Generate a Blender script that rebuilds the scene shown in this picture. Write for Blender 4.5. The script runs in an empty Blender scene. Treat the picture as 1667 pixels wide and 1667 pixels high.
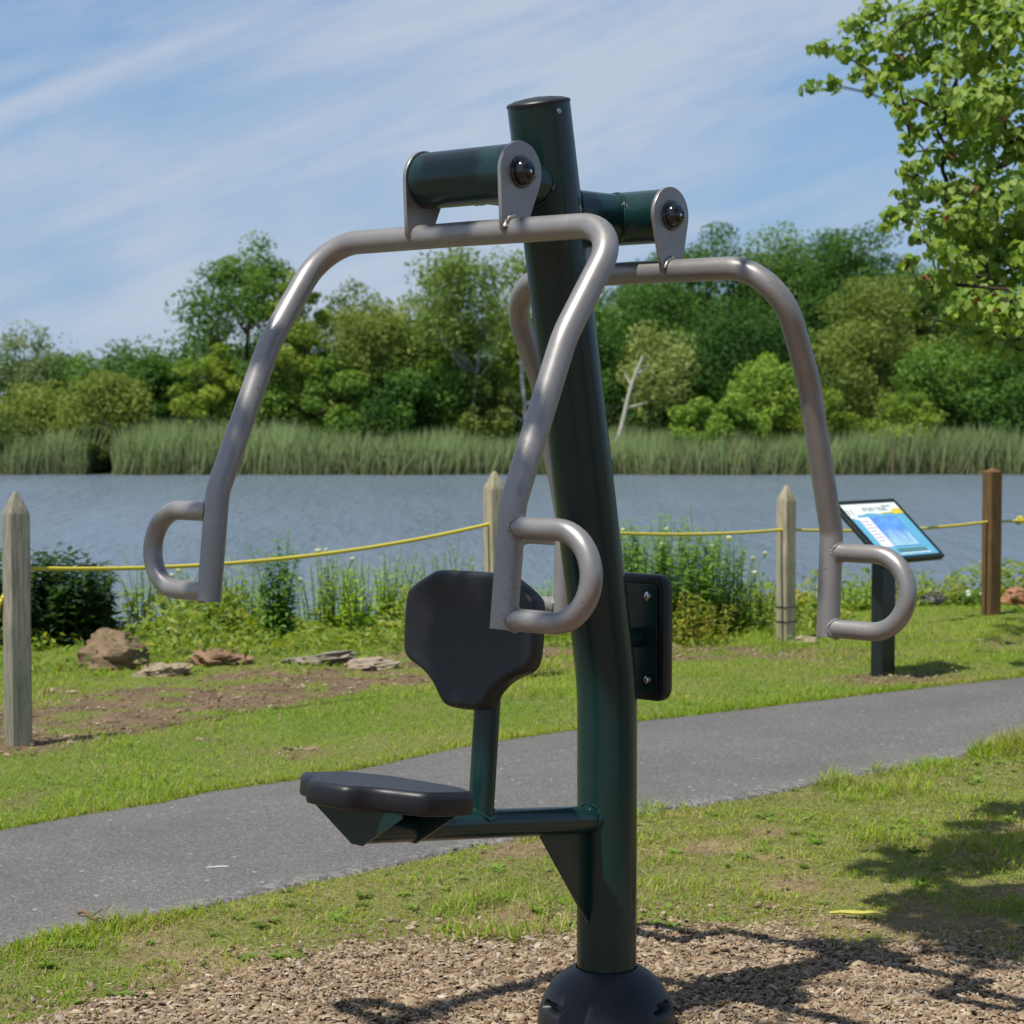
import bpy, math, random
import numpy as np
from mathutils import Vector, Matrix

random.seed(7)
RNG = np.random.default_rng(11)
sc = bpy.context.scene
COL = sc.collection

# ------------------------------------------------------------------ camera model
FPX, YH, SZ = 3450.0, 657.5, 1667.0
PITCH = math.atan((SZ / 2 - YH) / FPX)
HC = 1.4485
def ray(px, py):
    X = (px - SZ / 2) / FPX; V = -(py - SZ / 2) / FPX
    return np.array([X, math.cos(PITCH) + V * math.sin(PITCH), -math.sin(PITCH) + V * math.cos(PITCH)])
def G(px, py, z=0.0):                       # where a sight line meets the level z
    r = ray(px, py); t = (z - HC) / r[2]
    return np.array([0, 0, HC]) + r * t
def AT(px, py, Y):                          # where a sight line reaches the distance Y
    r = ray(px, py)
    return np.array([0, 0, HC]) + r * (Y / r[1])

SUN = Vector((-0.35, -0.33, 1.0)).normalized()   # towards the sun

# ------------------------------------------------------------------ helpers: objects
def tag(o, label=None, cat=None, group=None, kind=None):
    if label: o['label'] = label
    if cat: o['category'] = cat
    if group: o['group'] = group
    if kind: o['kind'] = kind
    return o
def empty(name, loc=(0, 0, 0), rz=0.0):
    o = bpy.data.objects.new(name, None); COL.objects.link(o)
    o.location = loc; o.rotation_euler = (0, 0, rz); o.empty_display_size = 0.1
    return o
def npmesh(name, V, faces, mat, parent=None, col=None, smooth=None, loc=None):
    """faces: list of (M,k) int arrays"""
    me = bpy.data.meshes.new(name)
    V = np.asarray(V, dtype=np.float32)
    me.vertices.add(len(V)); me.vertices.foreach_set('co', V.ravel())
    faces = [np.asarray(f, dtype=np.int32) for f in faces if len(f)]
    nl = sum(f.size for f in faces); nf = sum(len(f) for f in faces)
    me.loops.add(nl); me.polygons.add(nf)
    me.loops.foreach_set('vertex_index', np.concatenate([f.ravel() for f in faces]))
    ls = []; s = 0
    for f in faces:
        k = f.shape[1]; ls.append(s + np.arange(len(f)) * k); s += f.size
    me.polygons.foreach_set('loop_start', np.concatenate(ls).astype(np.int32))
    if col is not None:
        a = me.attributes.new('col', 'FLOAT_COLOR', 'POINT')
        c = np.ones((len(V), 4), dtype=np.float32); c[:, :3] = col
        a.data.foreach_set('color', c.ravel())
    me.update(calc_edges=True); me.validate()
    if smooth is not None:
        me.polygons.foreach_set('use_smooth', np.ones(nf, dtype=bool))
        if smooth < 179: me.set_sharp_from_angle(angle=math.radians(smooth))
    me.materials.append(mat)
    o = bpy.data.objects.new(name, me); COL.objects.link(o)
    if parent: o.parent = parent
    if loc is not None: o.location = loc
    return o

class MB:
    """collects simple solids into ONE mesh"""
    def __init__(s): s.v = []; s.f = {}
    def add(s, V, F):
        b = len(s.v); s.v.extend([tuple(map(float, p)) for p in V])
        for f in F: s.f.setdefault(len(f), []).append([i + b for i in f])
        return s
    def grid(s, rings, closed=True, cap0=True, cap1=True):
        n = len(rings[0]); V = [p for r in rings for p in r]; F = []
        for i in range(len(rings) - 1):
            for j in range(n if closed else n - 1):
                k = (j + 1) % n
                F.append((i * n + j, i * n + k, (i + 1) * n + k, (i + 1) * n + j))
        if cap0: F.append(tuple(range(n))[::-1])
        if cap1: F.append(tuple((len(rings) - 1) * n + j for j in range(n)))
        return s.add(V, F)
    def tube(s, pts, r, seg=20, cap=True, closed=False, jit=0.0):
        P = [np.array(p, float) for p in pts]; n = len(P)
        rr = r if hasattr(r, '__len__') else [r] * n
        T = []
        for i in range(n):
            if closed: t = P[(i + 1) % n] - P[i - 1]
            else: t = P[min(i + 1, n - 1)] - P[max(i - 1, 0)]
            T.append(t / (np.linalg.norm(t) + 1e-12))
        up = np.array([0, 0, 1.]) if abs(T[0][2]) < .9 else np.array([0, 1., 0])
        N = np.cross(T[0], up); N /= np.linalg.norm(N); rings = []
        for i in range(n):
            N = N - T[i] * (N @ T[i]); N /= np.linalg.norm(N); Bn = np.cross(T[i], N)
            q = rr[i] * (1 + (random.uniform(-jit, jit) if jit else 0))
            rings.append([P[i] + q * (math.cos(a) * N + math.sin(a) * Bn) for a in [2 * math.pi * k / seg for k in range(seg)]])
        if closed: rings.append(rings[0]); cap = False
        return s.grid(rings, True, cap, cap)
    def lathe(s, prof, c=(0, 0, 0), axis=(0, 0, 1), seg=40, cap0=False, cap1=False):
        a = Vector(axis).normalized(); x = a.orthogonal().normalized(); y = a.cross(x); c = Vector(c)
        rings = [[c + a * h + (x * math.cos(t) + y * math.sin(t)) * r for t in [2 * math.pi * k / seg for k in range(seg)]] for r, h in prof]
        return s.grid(rings, True, cap0, cap1)
    def prism(s, poly, thick, M):
        """2-D outline, extruded by thick along local z, placed by matrix M; small edge bevel"""
        b = min(0.0015, thick * .2); P = [Vector((p[0], p[1], 0)) for p in poly]; n = len(P)
        c = sum(P, Vector()) / n
        def ins(d): return [p + (c - p).normalized() * d for p in P]
        rings = [[M @ (p + Vector((0, 0, z))) for p in ins(d)] for z, d in ((0, b), (b, 0), (thick - b, 0), (thick, b))]
        return s.grid(rings, True, True, True)
    def box(s, c, d, rz=0.0, bev=0.004):
        hx, hy, hz = d[0] / 2, d[1] / 2, d[2]
        M = Matrix.Translation(Vector(c)) @ Matrix.Rotation(rz, 4, 'Z')
        poly = [(-hx + bev, -hy), (hx - bev, -hy), (hx, -hy + bev), (hx, hy - bev), (hx - bev, hy), (-hx + bev, hy), (-hx, hy - bev), (-hx, -hy + bev)]
        return s.prism(poly, hz, M)
    def build(s, name, mat, parent=None, smooth=35):
        return npmesh(name, np.array(s.v), [np.array(f) for f in s.f.values()], mat, parent, None, smooth)

def fillet(pts, rad, n=10):
    P = [np.array(p, float) for p in pts]; out = [P[0]]
    for i in range(1, len(P) - 1):
        a = P[i - 1] - P[i]; b = P[i + 1] - P[i]; la, lb = np.linalg.norm(a), np.linalg.norm(b); a /= la; b /= lb
        ang = math.acos(max(-1, min(1, a @ b))); r = rad[i - 1] if hasattr(rad, '__len__') else rad
        d = min(r / math.tan(ang / 2), la * .49, lb * .49); r = d * math.tan(ang / 2)
        bis = (a + b); bis /= np.linalg.norm(bis); c = P[i] + bis * (r / math.sin(ang / 2))
        s0 = P[i] + a * d - c; s1 = P[i] + b * d - c; sw = math.acos(max(-1, min(1, (s0 @ s1) / (r * r))))
        for k in range(n + 1):
            t = k / n; out.append(c + (math.sin((1 - t) * sw) * s0 + math.sin(t * sw) * s1) / math.sin(sw))
    out.append(P[-1]); return out
def lerp_path(pts, step):
    out = []
    for a, b in zip(pts[:-1], pts[1:]):
        a = np.array(a, float); b = np.array(b, float); n = max(1, int(np.linalg.norm(b - a) / step))
        out += [a + (b - a) * k / n for k in range(n)]
    out.append(np.array(pts[-1], float)); return out

# ------------------------------------------------------------------ helpers: noise
def _h(i, j, s):
    n = (i * 374761393 + j * 668265263 + s * 974711) & 0x7fffffff
    n = ((n ^ (n >> 13)) * 1274126177) & 0x7fffffff
    return ((n ^ (n >> 16)) & 0xffff) / 65535.0
def vnoise(x, y, s=0):
    x = np.asarray(x, float); y = np.asarray(y, float)
    i = np.floor(x).astype(np.int64); j = np.floor(y).astype(np.int64); fx = x - i; fy = y - j
    fx = fx * fx * (3 - 2 * fx); fy = fy * fy * (3 - 2 * fy)
    a = _h(i, j, s); b = _h(i + 1, j, s); c = _h(i, j + 1, s); d = _h(i + 1, j + 1, s)
    return (a * (1 - fx) + b * fx) * (1 - fy) + (c * (1 - fx) + d * fx) * fy
def fbm(x, y, s=0, o=4):
    r = 0; a = .5; t = 0
    for k in range(o): r = r + a * vnoise(np.asarray(x) * 2 ** k, np.asarray(y) * 2 ** k, s + k); t += a; a *= .5
    return r / t
def sstep(a, b, x): t = np.clip((np.asarray(x, float) - a) / (b - a), 0, 1); return t * t * (3 - 2 * t)
def randrot(n, up=None, tilt=1.0):
    """random rotation matrices; local z is the normal. up given: normals lean towards it"""
    z = RNG.normal(size=(n, 3)); z /= np.linalg.norm(z, axis=1)[:, None]
    if up is not None: z = z * tilt + up; z /= np.linalg.norm(z, axis=1)[:, None] + 1e-9
    a = RNG.normal(size=(n, 3)); x = np.cross(a, z); x /= np.linalg.norm(x, axis=1)[:, None] + 1e-9
    return np.stack([x, np.cross(z, x), z], axis=2)
def scatter(T, F, pos, R, s):
    """template verts T (k,3) copied to pos with rotations R and sizes s (n,) or (n,3)"""
    T = np.asarray(T, float); n = len(pos); k = len(T); s = np.asarray(s, float)
    S = s[:, None, None] if s.ndim == 1 else s[:, None, :]
    V = np.einsum('nij,nkj->nki', R, T[None] * S) + pos[:, None, :]
    F = np.asarray(F); FF = (F[None] + (np.arange(n) * k)[:, None, None]).reshape(-1, F.shape[1])
    return V.reshape(-1, 3), FF
LEAF_T = [(0, -.5, 0), (.3, -.05, .06), (0, .5, -.05), (-.3, -.05, .06)]; LEAF_F = [(0, 1, 2, 3)]
HEART_T = [(0, -.42, .0), (.3, -.5, .10), (.5, -.2, .16), (.34, .2, .08), (0, .55, -.08), (-.34, .2, .08), (-.5, -.2, .16), (-.3, -.5, .10)]
HEART_F = [(0, 1, 2, 3), (0, 3, 4, 4), (0, 4, 5, 5), (0, 5, 6, 7)]

# ------------------------------------------------------------------ materials
def new_mat(name):
    m = bpy.data.materials.new(name); m.use_nodes = True; nt = m.node_tree
    b = nt.nodes['Principled BSDF']; return m, nt, b
def N(nt, t, **k):
    n = nt.nodes.new(t)
    for a, v in k.items():
        if a in n.inputs.keys(): n.inputs[a].default_value = v
        else: setattr(n, a, v)
    return n
def objcoord(nt): return N(nt, 'ShaderNodeTexCoord').outputs['Object']
def ramp(nt, fac, stops):
    r = N(nt, 'ShaderNodeValToRGB'); e = r.color_ramp.elements
    while len(e) < len(stops): e.new(.5)
    for x, (p, c) in zip(e, stops): x.position = p; x.color = (*c, 1)
    nt.links.new(fac, r.inputs[0]); return r.outputs[0]
def noise(nt, vec, scale, detail=4, rough=.55):
    n = N(nt, 'ShaderNodeTexNoise', Scale=scale, Detail=detail, Roughness=rough)
    nt.links.new(vec, n.inputs['Vector']); return n.outputs['Fac']
def mixc(nt, fac, a, b, mode='MIX'):
    m = N(nt, 'ShaderNodeMix', data_type='RGBA', blend_type=mode)
    for s, v in ((m.inputs[0], fac), (m.inputs[6], a), (m.inputs[7], b)):
        if isinstance(v, (tuple, list)): s.default_value = (*v, 1)
        elif isinstance(v, (int, float)): s.default_value = v
        else: nt.links.new(v, s)
    return m.outputs[2]
def bump(nt, b, h, strength, dist):
    n = N(nt, 'ShaderNodeBump', Strength=strength, Distance=dist); nt.links.new(h, n.inputs['Height']); nt.links.new(n.outputs[0], b.inputs['Normal'])
def paint(name, c, c2, rough, metal=0.0, coat=0.0, scale=18, spec=.5, bmp=.03, bscale=900, dist=.0006, scuff=None):
    m, nt, b = new_mat(name); v = objcoord(nt)
    f = noise(nt, v, scale, 6, .6); bc = ramp(nt, f, [(.35, c), (.7, c2)])
    if scuff:
        mp = N(nt, 'ShaderNodeMapping'); mp.inputs['Scale'].default_value = (1, 1, 2.6); mp.inputs['Rotation'].default_value = (.5, .4, .3); nt.links.new(v, mp.inputs[0])
        k = N(nt, 'ShaderNodeMath', operation='MULTIPLY'); nt.links.new(ramp(nt, noise(nt, mp.outputs[0], scuff[1], 3, .7), [(scuff[2], (0,) * 3), (scuff[2] + .03, (.8,) * 3)]), k.inputs[0]); nt.links.new(ramp(nt, noise(nt, v, 7, 2), [(.5, (0,) * 3), (.62, (1,) * 3)]), k.inputs[1])
        bc = mixc(nt, k.outputs[0], bc, scuff[0])
    nt.links.new(bc, b.inputs['Base Color'])
    f2 = noise(nt, v, scale * 3, 5); r = N(nt, 'ShaderNodeMapRange'); r.inputs[3].default_value = rough * .85; r.inputs[4].default_value = rough * 1.25
    nt.links.new(f2, r.inputs[0]); nt.links.new(r.outputs[0], b.inputs['Roughness'])
    b.inputs['Metallic'].default_value = metal; b.inputs['Coat Weight'].default_value = coat; b.inputs['Coat Roughness'].default_value = .12
    b.inputs['Specular IOR Level'].default_value = spec
    bump(nt, b, noise(nt, v, bscale, 2), bmp, dist); return m
def leafmat(name, trans=.35, rough=.5, spec=.3):
    m, nt, b = new_mat(name); a = N(nt, 'ShaderNodeAttribute', attribute_name='col')
    nt.links.new(a.outputs['Color'], b.inputs['Base Color']); b.inputs['Roughness'].default_value = rough; b.inputs['Specular IOR Level'].default_value = spec
    t = N(nt, 'ShaderNodeBsdfTranslucent'); nt.links.new(mixc(nt, 1.0, a.outputs['Color'], (1.25, 1.35, .55), 'MULTIPLY'), t.inputs['Color'])
    x = N(nt, 'ShaderNodeMixShader'); x.inputs[0].default_value = trans
    nt.links.new(b.outputs[0], x.inputs[1]); nt.links.new(t.outputs[0], x.inputs[2]); nt.links.new(x.outputs[0], nt.nodes['Material Output'].inputs['Surface']); return m
def attrmat(name, rough=.85, spec=.2, scale=60, amt=.3):
    m, nt, b = new_mat(name); a = N(nt, 'ShaderNodeAttribute', attribute_name='col')
    f = noise(nt, objcoord(nt), scale, 4); g = ramp(nt, f, [(.2, (1 - amt,) * 3), (.8, (1 + amt,) * 3)])
    nt.links.new(mixc(nt, 1.0, a.outputs['Color'], g, 'MULTIPLY'), b.inputs['Base Color']); b.inputs['Roughness'].default_value = rough; b.inputs['Specular IOR Level'].default_value = spec; return m
def flat(name, c, rough=.6, spec=.4):
    m, nt, b = new_mat(name); f = noise(nt, objcoord(nt), 30, 3)
    nt.links.new(mixc(nt, f, tuple(x * .88 for x in c), tuple(min(1, x * 1.1) for x in c)), b.inputs['Base Color']); b.inputs['Roughness'].default_value = rough; b.inputs['Specular IOR Level'].default_value = spec; return m

M_GREEN = paint('green_paint', (.0042, .0250, .0235), (.0055, .0310, .0290), .27, coat=.18, scale=9, spec=.4, scuff=((.05, .075, .07), 120, .66))
M_TAUPE = paint('taupe_paint', (.275, .262, .250), (.315, .300, .286), .36, metal=.50, scale=14, bmp=.08, scuff=((.07, .064, .06), 70, .64))
M_RUBBER = paint('black_rubber', (.0075, .0085, .0105), (.012, .013, .016), .40, scale=30, spec=.45, bmp=.25, bscale=1400, scuff=((.05, .05, .052), 160, .68))
M_PLASTIC = paint('black_plastic', (.009, .0105, .0135), (.016, .018, .021), .40, scale=22, spec=.4, bmp=.25, bscale=1100)
M_CHROME = paint('bolt_steel', (.5, .5, .5), (.62, .62, .6), .16, metal=1.0, scale=40)
M_BLACKCAP = paint('black_bolt_cover', (.006, .008, .010), (.010, .012, .014), .12, coat=.5, scale=40)
M_LEAF = leafmat('leaf', .42, .5, .3); M_GRASS = leafmat('grass_blade', .38, .6, .12); M_FARLEAF = leafmat('far_leaf', .36, .7, .12)
M_CHIP = attrmat('wood_chip', .9, .15, 90, .35); M_BARK = attrmat('bark', .95, .1, 25, .4); M_STEM = attrmat('stem', .7, .2, 50, .2)

# ------------------------------------------------------------------ the lie of the land
near_px = [(0, 1549), (101, 1522), (201, 1504), (336, 1479), (420, 1457), (560, 1428), (639, 1410), (769, 1380), (870, 1363), (1040, 1326), (1208, 1302), (1320, 1278), (1432, 1258), (1667, 1214)]
far_px = [(0, 1357), (134, 1331), (262, 1311), (336, 1294), (490, 1272), (610, 1251), (744, 1221), (828, 1207), (937, 1192), (1040, 1178), (1280, 1150), (1450, 1129), (1667, 1105)]
mulch_px = [(0, 1690), (144, 1653), (269, 1623), (369, 1596), (487, 1568), (560, 1549), (710, 1538), (933, 1522), (1040, 1512), (1256, 1516), (1392, 1538), (1520, 1546), (1667, 1562)]
def line(px):
    P = np.array([G(*q)[:2] for q in px]); return P
NEAR, FAR, MUL = line(near_px), line(far_px), line(mulch_px)
def ext(P, k=3, far=40):
    a = P[0] - P[k]; a /= np.linalg.norm(a); b = P[-1] - P[-1 - k]; b /= np.linalg.norm(b)
    return np.vstack([P[0] + a * far, P, P[-1] + b * far])
NEARX, FARX = ext(NEAR), ext(FAR)
MULX = np.vstack([[-30, 3.6], MUL, [3.2, 5.2], [30, 4.6]])
yn = lambda x: np.interp(x, NEARX[:, 0], NEARX[:, 1])
yf = lambda x: np.interp(x, FARX[:, 0], FARX[:, 1])
ym = lambda x: np.interp(x, MULX[:, 0], MULX[:, 1])
yedge = lambda x: 14.25 + .40 * np.clip(x, -9, 9)
WATER = -1.40
def hgt(x, y):
    x = np.asarray(x, float); y = np.asarray(y, float); d = y - yedge(x) + .5 * (fbm(x * .7, y * .3, 5) - .5)
    n = (fbm(x * .9, y * .9, 3) - .5) * .05 + (fbm(x * 5, y * 5, 9) - .5) * .012
    onpath = sstep(.25, .0, np.maximum(yn(x) - y, y - yf(x)))
    z = n * (1 - onpath) * sstep(1.6, 2.2, np.hypot(x - .2, y - 4.4)) + .012 * (fbm(x * 5, y * 5, 9) - .5) * (1 - onpath)
    z = z - 2.1 * sstep(0, 4.0, d)
    fs = sstep(82, 86, y) * .75; hill = np.clip(y - 92, 0, 90) * (.022 + .055 * sstep(-4, 12, x)); hill = np.minimum(hill, 7)
    return z + fs + hill
dirtA = line([(-200, 1165), (60, 1150), (250, 1115), (480, 1085), (720, 1070), (900, 1058), (1100, 1056)])
dirtB = line([(-200, 1240), (50, 1222), (200, 1190), (420, 1158), (640, 1112), (900, 1078), (1100, 1070)])
def bare(x, y):
    """0 grass .. 1 bare earth"""
    n = fbm(x * 1.7, y * 1.7, 21); n2 = fbm(x * 6, y * 6, 31)
    strip = sstep(.35, -.1, np.maximum(np.interp(x, dirtB[:, 0], dirtB[:, 1]) - y, y - np.interp(x, dirtA[:, 0], dirtA[:, 1]))) * sstep(3.0, .8, x)
    strip = np.clip(strip * 1.1 - .95 * sstep(.46, .62, n2), 0, 1)
    verge = (y < yn(x)) * (.30 + .75 * sstep(.45, .62, n) * sstep(.35, .6, n2))
    lawn = (y > yf(x)) * .6 * sstep(.66, .80, n)
    sign = sstep(.5, .2, np.hypot(x - SIGN[0] - .05, (y - SIGN[1] + .12) * 1.4)) * .8
    return np.clip(np.maximum.reduce([strip, verge, lawn, sign]), 0, 1)
SIGN = G(1437, 1100)

def ground():
    gx = np.concatenate([np.array([-600, -350, -200, -120, -80, -60, -45, -34, -26, -20, -16, -13, -11, -9.5, -8.2, -7.2]), np.arange(-6.4, 6.4, .055), np.array([7, 8, 9.3, 11, 13, 16, 20, 26, 34, 45, 60, 80, 120, 200, 350, 600])])
    gy = np.concatenate([np.array([-300, -150, -80, -40, -20, -10, -5, -2, 0, 1.5, 2.6, 3.4]), np.arange(3.9, 16.6, .055), np.arange(16.7, 20, .3), np.array([22, 26, 32, 40, 50, 60, 70, 78, 81, 82, 83, 84, 85, 86, 87.5, 89, 91, 93, 96, 100, 105, 110, 118, 126, 140, 160, 200, 300, 600])])
    X, Y = np.meshgrid(gx, gy); Z = hgt(X, Y); nx, ny = len(gx), len(gy)
    x, y = X.ravel(), Y.ravel()
    n1 = fbm(x * 2.1, y * 2.1, 41); n2 = fbm(x * 9, y * 9, 51)
    grass = np.array([.120, .165, .030]); straw = np.array([.20, .165, .075]); earth = np.array([.26, .185, .11]); bark = np.array([.175, .115, .07]); darkgreen = np.array([.03, .05, .014])
    t = sstep(.3, .7, n1)[:, None]; c = grass * (1 - t) + (grass * .6 + straw * .4) * t
    b = bare(x, y)[:, None]; sp_ = (y > yf(x))[:, None]; c = c * (1 - b) + (np.where(sp_, np.array([.17, .118, .072]), earth) * (1 - .6 * n2[:, None]) * 1.3) * b
    mu = sstep(-.06, .10, ym(x) + .22 * (n2 - .5) - y)[:, None]; c = c * (1 - mu) + bark * (.7 + .6 * n2[:, None]) * mu
    fa = sstep(60, 80, y)[:, None]; c = c * (1 - fa) + darkgreen * fa
    mud = (sstep(.6, 2, y - yedge(x)) * (y < 60))[:, None]; c = c * (1 - mud) + np.array([.09, .07, .045]) * mud
    i = np.arange(nx * ny).reshape(ny, nx); F = np.stack([i[:-1, :-1], i[:-1, 1:], i[1:, 1:], i[1:, :-1]], -1).reshape(-1, 4)
    m, nt, bs = new_mat('soil'); a = N(nt, 'ShaderNodeAttribute', attribute_name='col'); v = objcoord(nt)
    g = ramp(nt, noise(nt, v, 75, 8, .75), [(.30, (.40,) * 3), (.70, (1.55,) * 3)])
    nt.links.new(mixc(nt, 1.0, a.outputs['Color'], g, 'MULTIPLY'), bs.inputs['Base Color']); bs.inputs['Roughness'].default_value = .95; bs.inputs['Specular IOR Level'].default_value = .1
    bump(nt, bs, noise(nt, v, 120, 5, .7), .6, .012)
    tag(npmesh('ground', np.stack([x, y, Z.ravel()], 1), [F], m, None, c, 180), kind='structure')
ground()

def path():
    m, nt, b = new_mat('asphalt'); v = objcoord(nt)
    vo = N(nt, 'ShaderNodeTexVoronoi', Scale=210.0); nt.links.new(v, vo.inputs['Vector'])
    sp = ramp(nt, vo.outputs['Color'], [(.0, (.084, .080, .075)), (.55, (.122, .117, .110)), (.86, (.17, .162, .152)), (1.0, (.36, .345, .32))])
    lg = ramp(nt, noise(nt, v, 1.3, 5, .6), [(.3, (.86,) * 3), (.7, (1.12,) * 3)])
    fn = ramp(nt, noise(nt, v, 70, 4, .7), [(.3, (.72,) * 3), (.7, (1.22,) * 3)])
    at = N(nt, 'ShaderNodeAttribute', attribute_name='col')
    c = mixc(nt, 1.0, mixc(nt, 1.0, sp, lg, 'MULTIPLY'), fn, 'MULTIPLY')
    vs = N(nt, 'ShaderNodeTexVoronoi', Scale=16.0); nt.links.new(v, vs.inputs['Vector']); sm = N(nt, 'ShaderNodeMath', operation='MULTIPLY'); nt.links.new(ramp(nt, vs.outputs['Distance'], [(.10, (1,) * 3), (.15, (0,) * 3)]), sm.inputs[0]); nt.links.new(ramp(nt, vs.outputs['Color'], [(.55, (0,) * 3), (.6, (.8,) * 3)]), sm.inputs[1]); c = mixc(nt, sm.outputs[0], c, (.34, .33, .29))
    # crumbled pale aggregate along the edges
    vo2 = N(nt, 'ShaderNodeTexVoronoi', Scale=60.0); nt.links.new(v, vo2.inputs['Vector'])
    ed = N(nt, 'ShaderNodeMath', operation='MULTIPLY'); nt.links.new(at.outputs['Fac'], ed.inputs[0])
    nt.links.new(ramp(nt, vo2.outputs['Color'], [(.45, (0,) * 3), (.75, (1,) * 3)]), ed.inputs[1])
    c = mixc(nt, ed.outputs[0], c, (.32, .31, .30))
    nt.links.new(c, b.inputs['Base Color']); b.inputs['Roughness'].default_value = .85; b.inputs['Specular IOR Level'].default_value = .3
    bump(nt, b, noise(nt, v, 160, 3, .7), .5, .006)
    xs = np.concatenate([np.arange(-26, -4, .5), np.arange(-4, 5.5, .06), np.arange(5.5, 26, .5)]); K = 14; rows = []; cs = []
    for x in xs:
        a = yn(x) + .05 * (fbm(x * 3, 1.0, 61) - .5) + .03 * (fbm(x * 14, 2.0, 62) - .5); c_ = yf(x) + .04 * (fbm(x * 3, 7.0, 63) - .5) + .02 * (fbm(x * 14, 2.0, 64) - .5)
        r = [(x, a - .02, -.03)]; q = [0.]
        for k in range(K + 1):
            t = k / K; s = t * t * (3 - 2 * t) if k not in (0, K) else t
            y = a + (c_ - a) * s; d = min(y - a, c_ - y); r.append((x, y, .010 + .012 * min(1, d / .5))); q.append(max(0., 1 - (y - a) / .16) * .5)
        r.append((x, c_ + .02, -.03)); q.append(0.); rows.append(r); cs.append(q)
    V = np.array(rows).reshape(-1, 3); k = K + 3; i = np.arange(len(xs) * k).reshape(-1, k)
    F = np.stack([i[:-1, :-1], i[1:, :-1], i[1:, 1:], i[:-1, 1:]], -1).reshape(-1, 4)
    tag(npmesh('path', V, [F], m, None, np.repeat(np.array(cs).reshape(-1, 1), 3, 1), 180), kind='structure')
path()

def water():
    m, nt, b = new_mat('water'); v = objcoord(nt)
    b.inputs['Base Color'].default_value = (.140, .180, .225, 1); b.inputs['Roughness'].default_value = .28; b.inputs['IOR'].default_value = 1.333
    mp = N(nt, 'ShaderNodeMapping'); mp.inputs['Scale'].default_value = (1.0, .22, 1); nt.links.new(v, mp.inputs[0])
    n1 = noise(nt, mp.outputs[0], 2.2, 6, .65); n2 = noise(nt, mp.outputs[0], .35, 2, .5)
    s = N(nt, 'ShaderNodeMath', operation='MULTIPLY'); nt.links.new(n1, s.inputs[0]); 
    nt.links.new(ramp(nt, n2, [(.3, (.5,) * 3), (.7, (1.,) * 3)]), s.inputs[1])
    bump(nt, b, s.outputs[0], 1.0, .55)
    V = [(-300, 12, WATER), (300, 12, WATER), (300, 90, WATER), (-300, 90, WATER)]
    tag(npmesh('water', V, [[(0, 1, 2, 3)]], m), kind='structure')
water()

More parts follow.
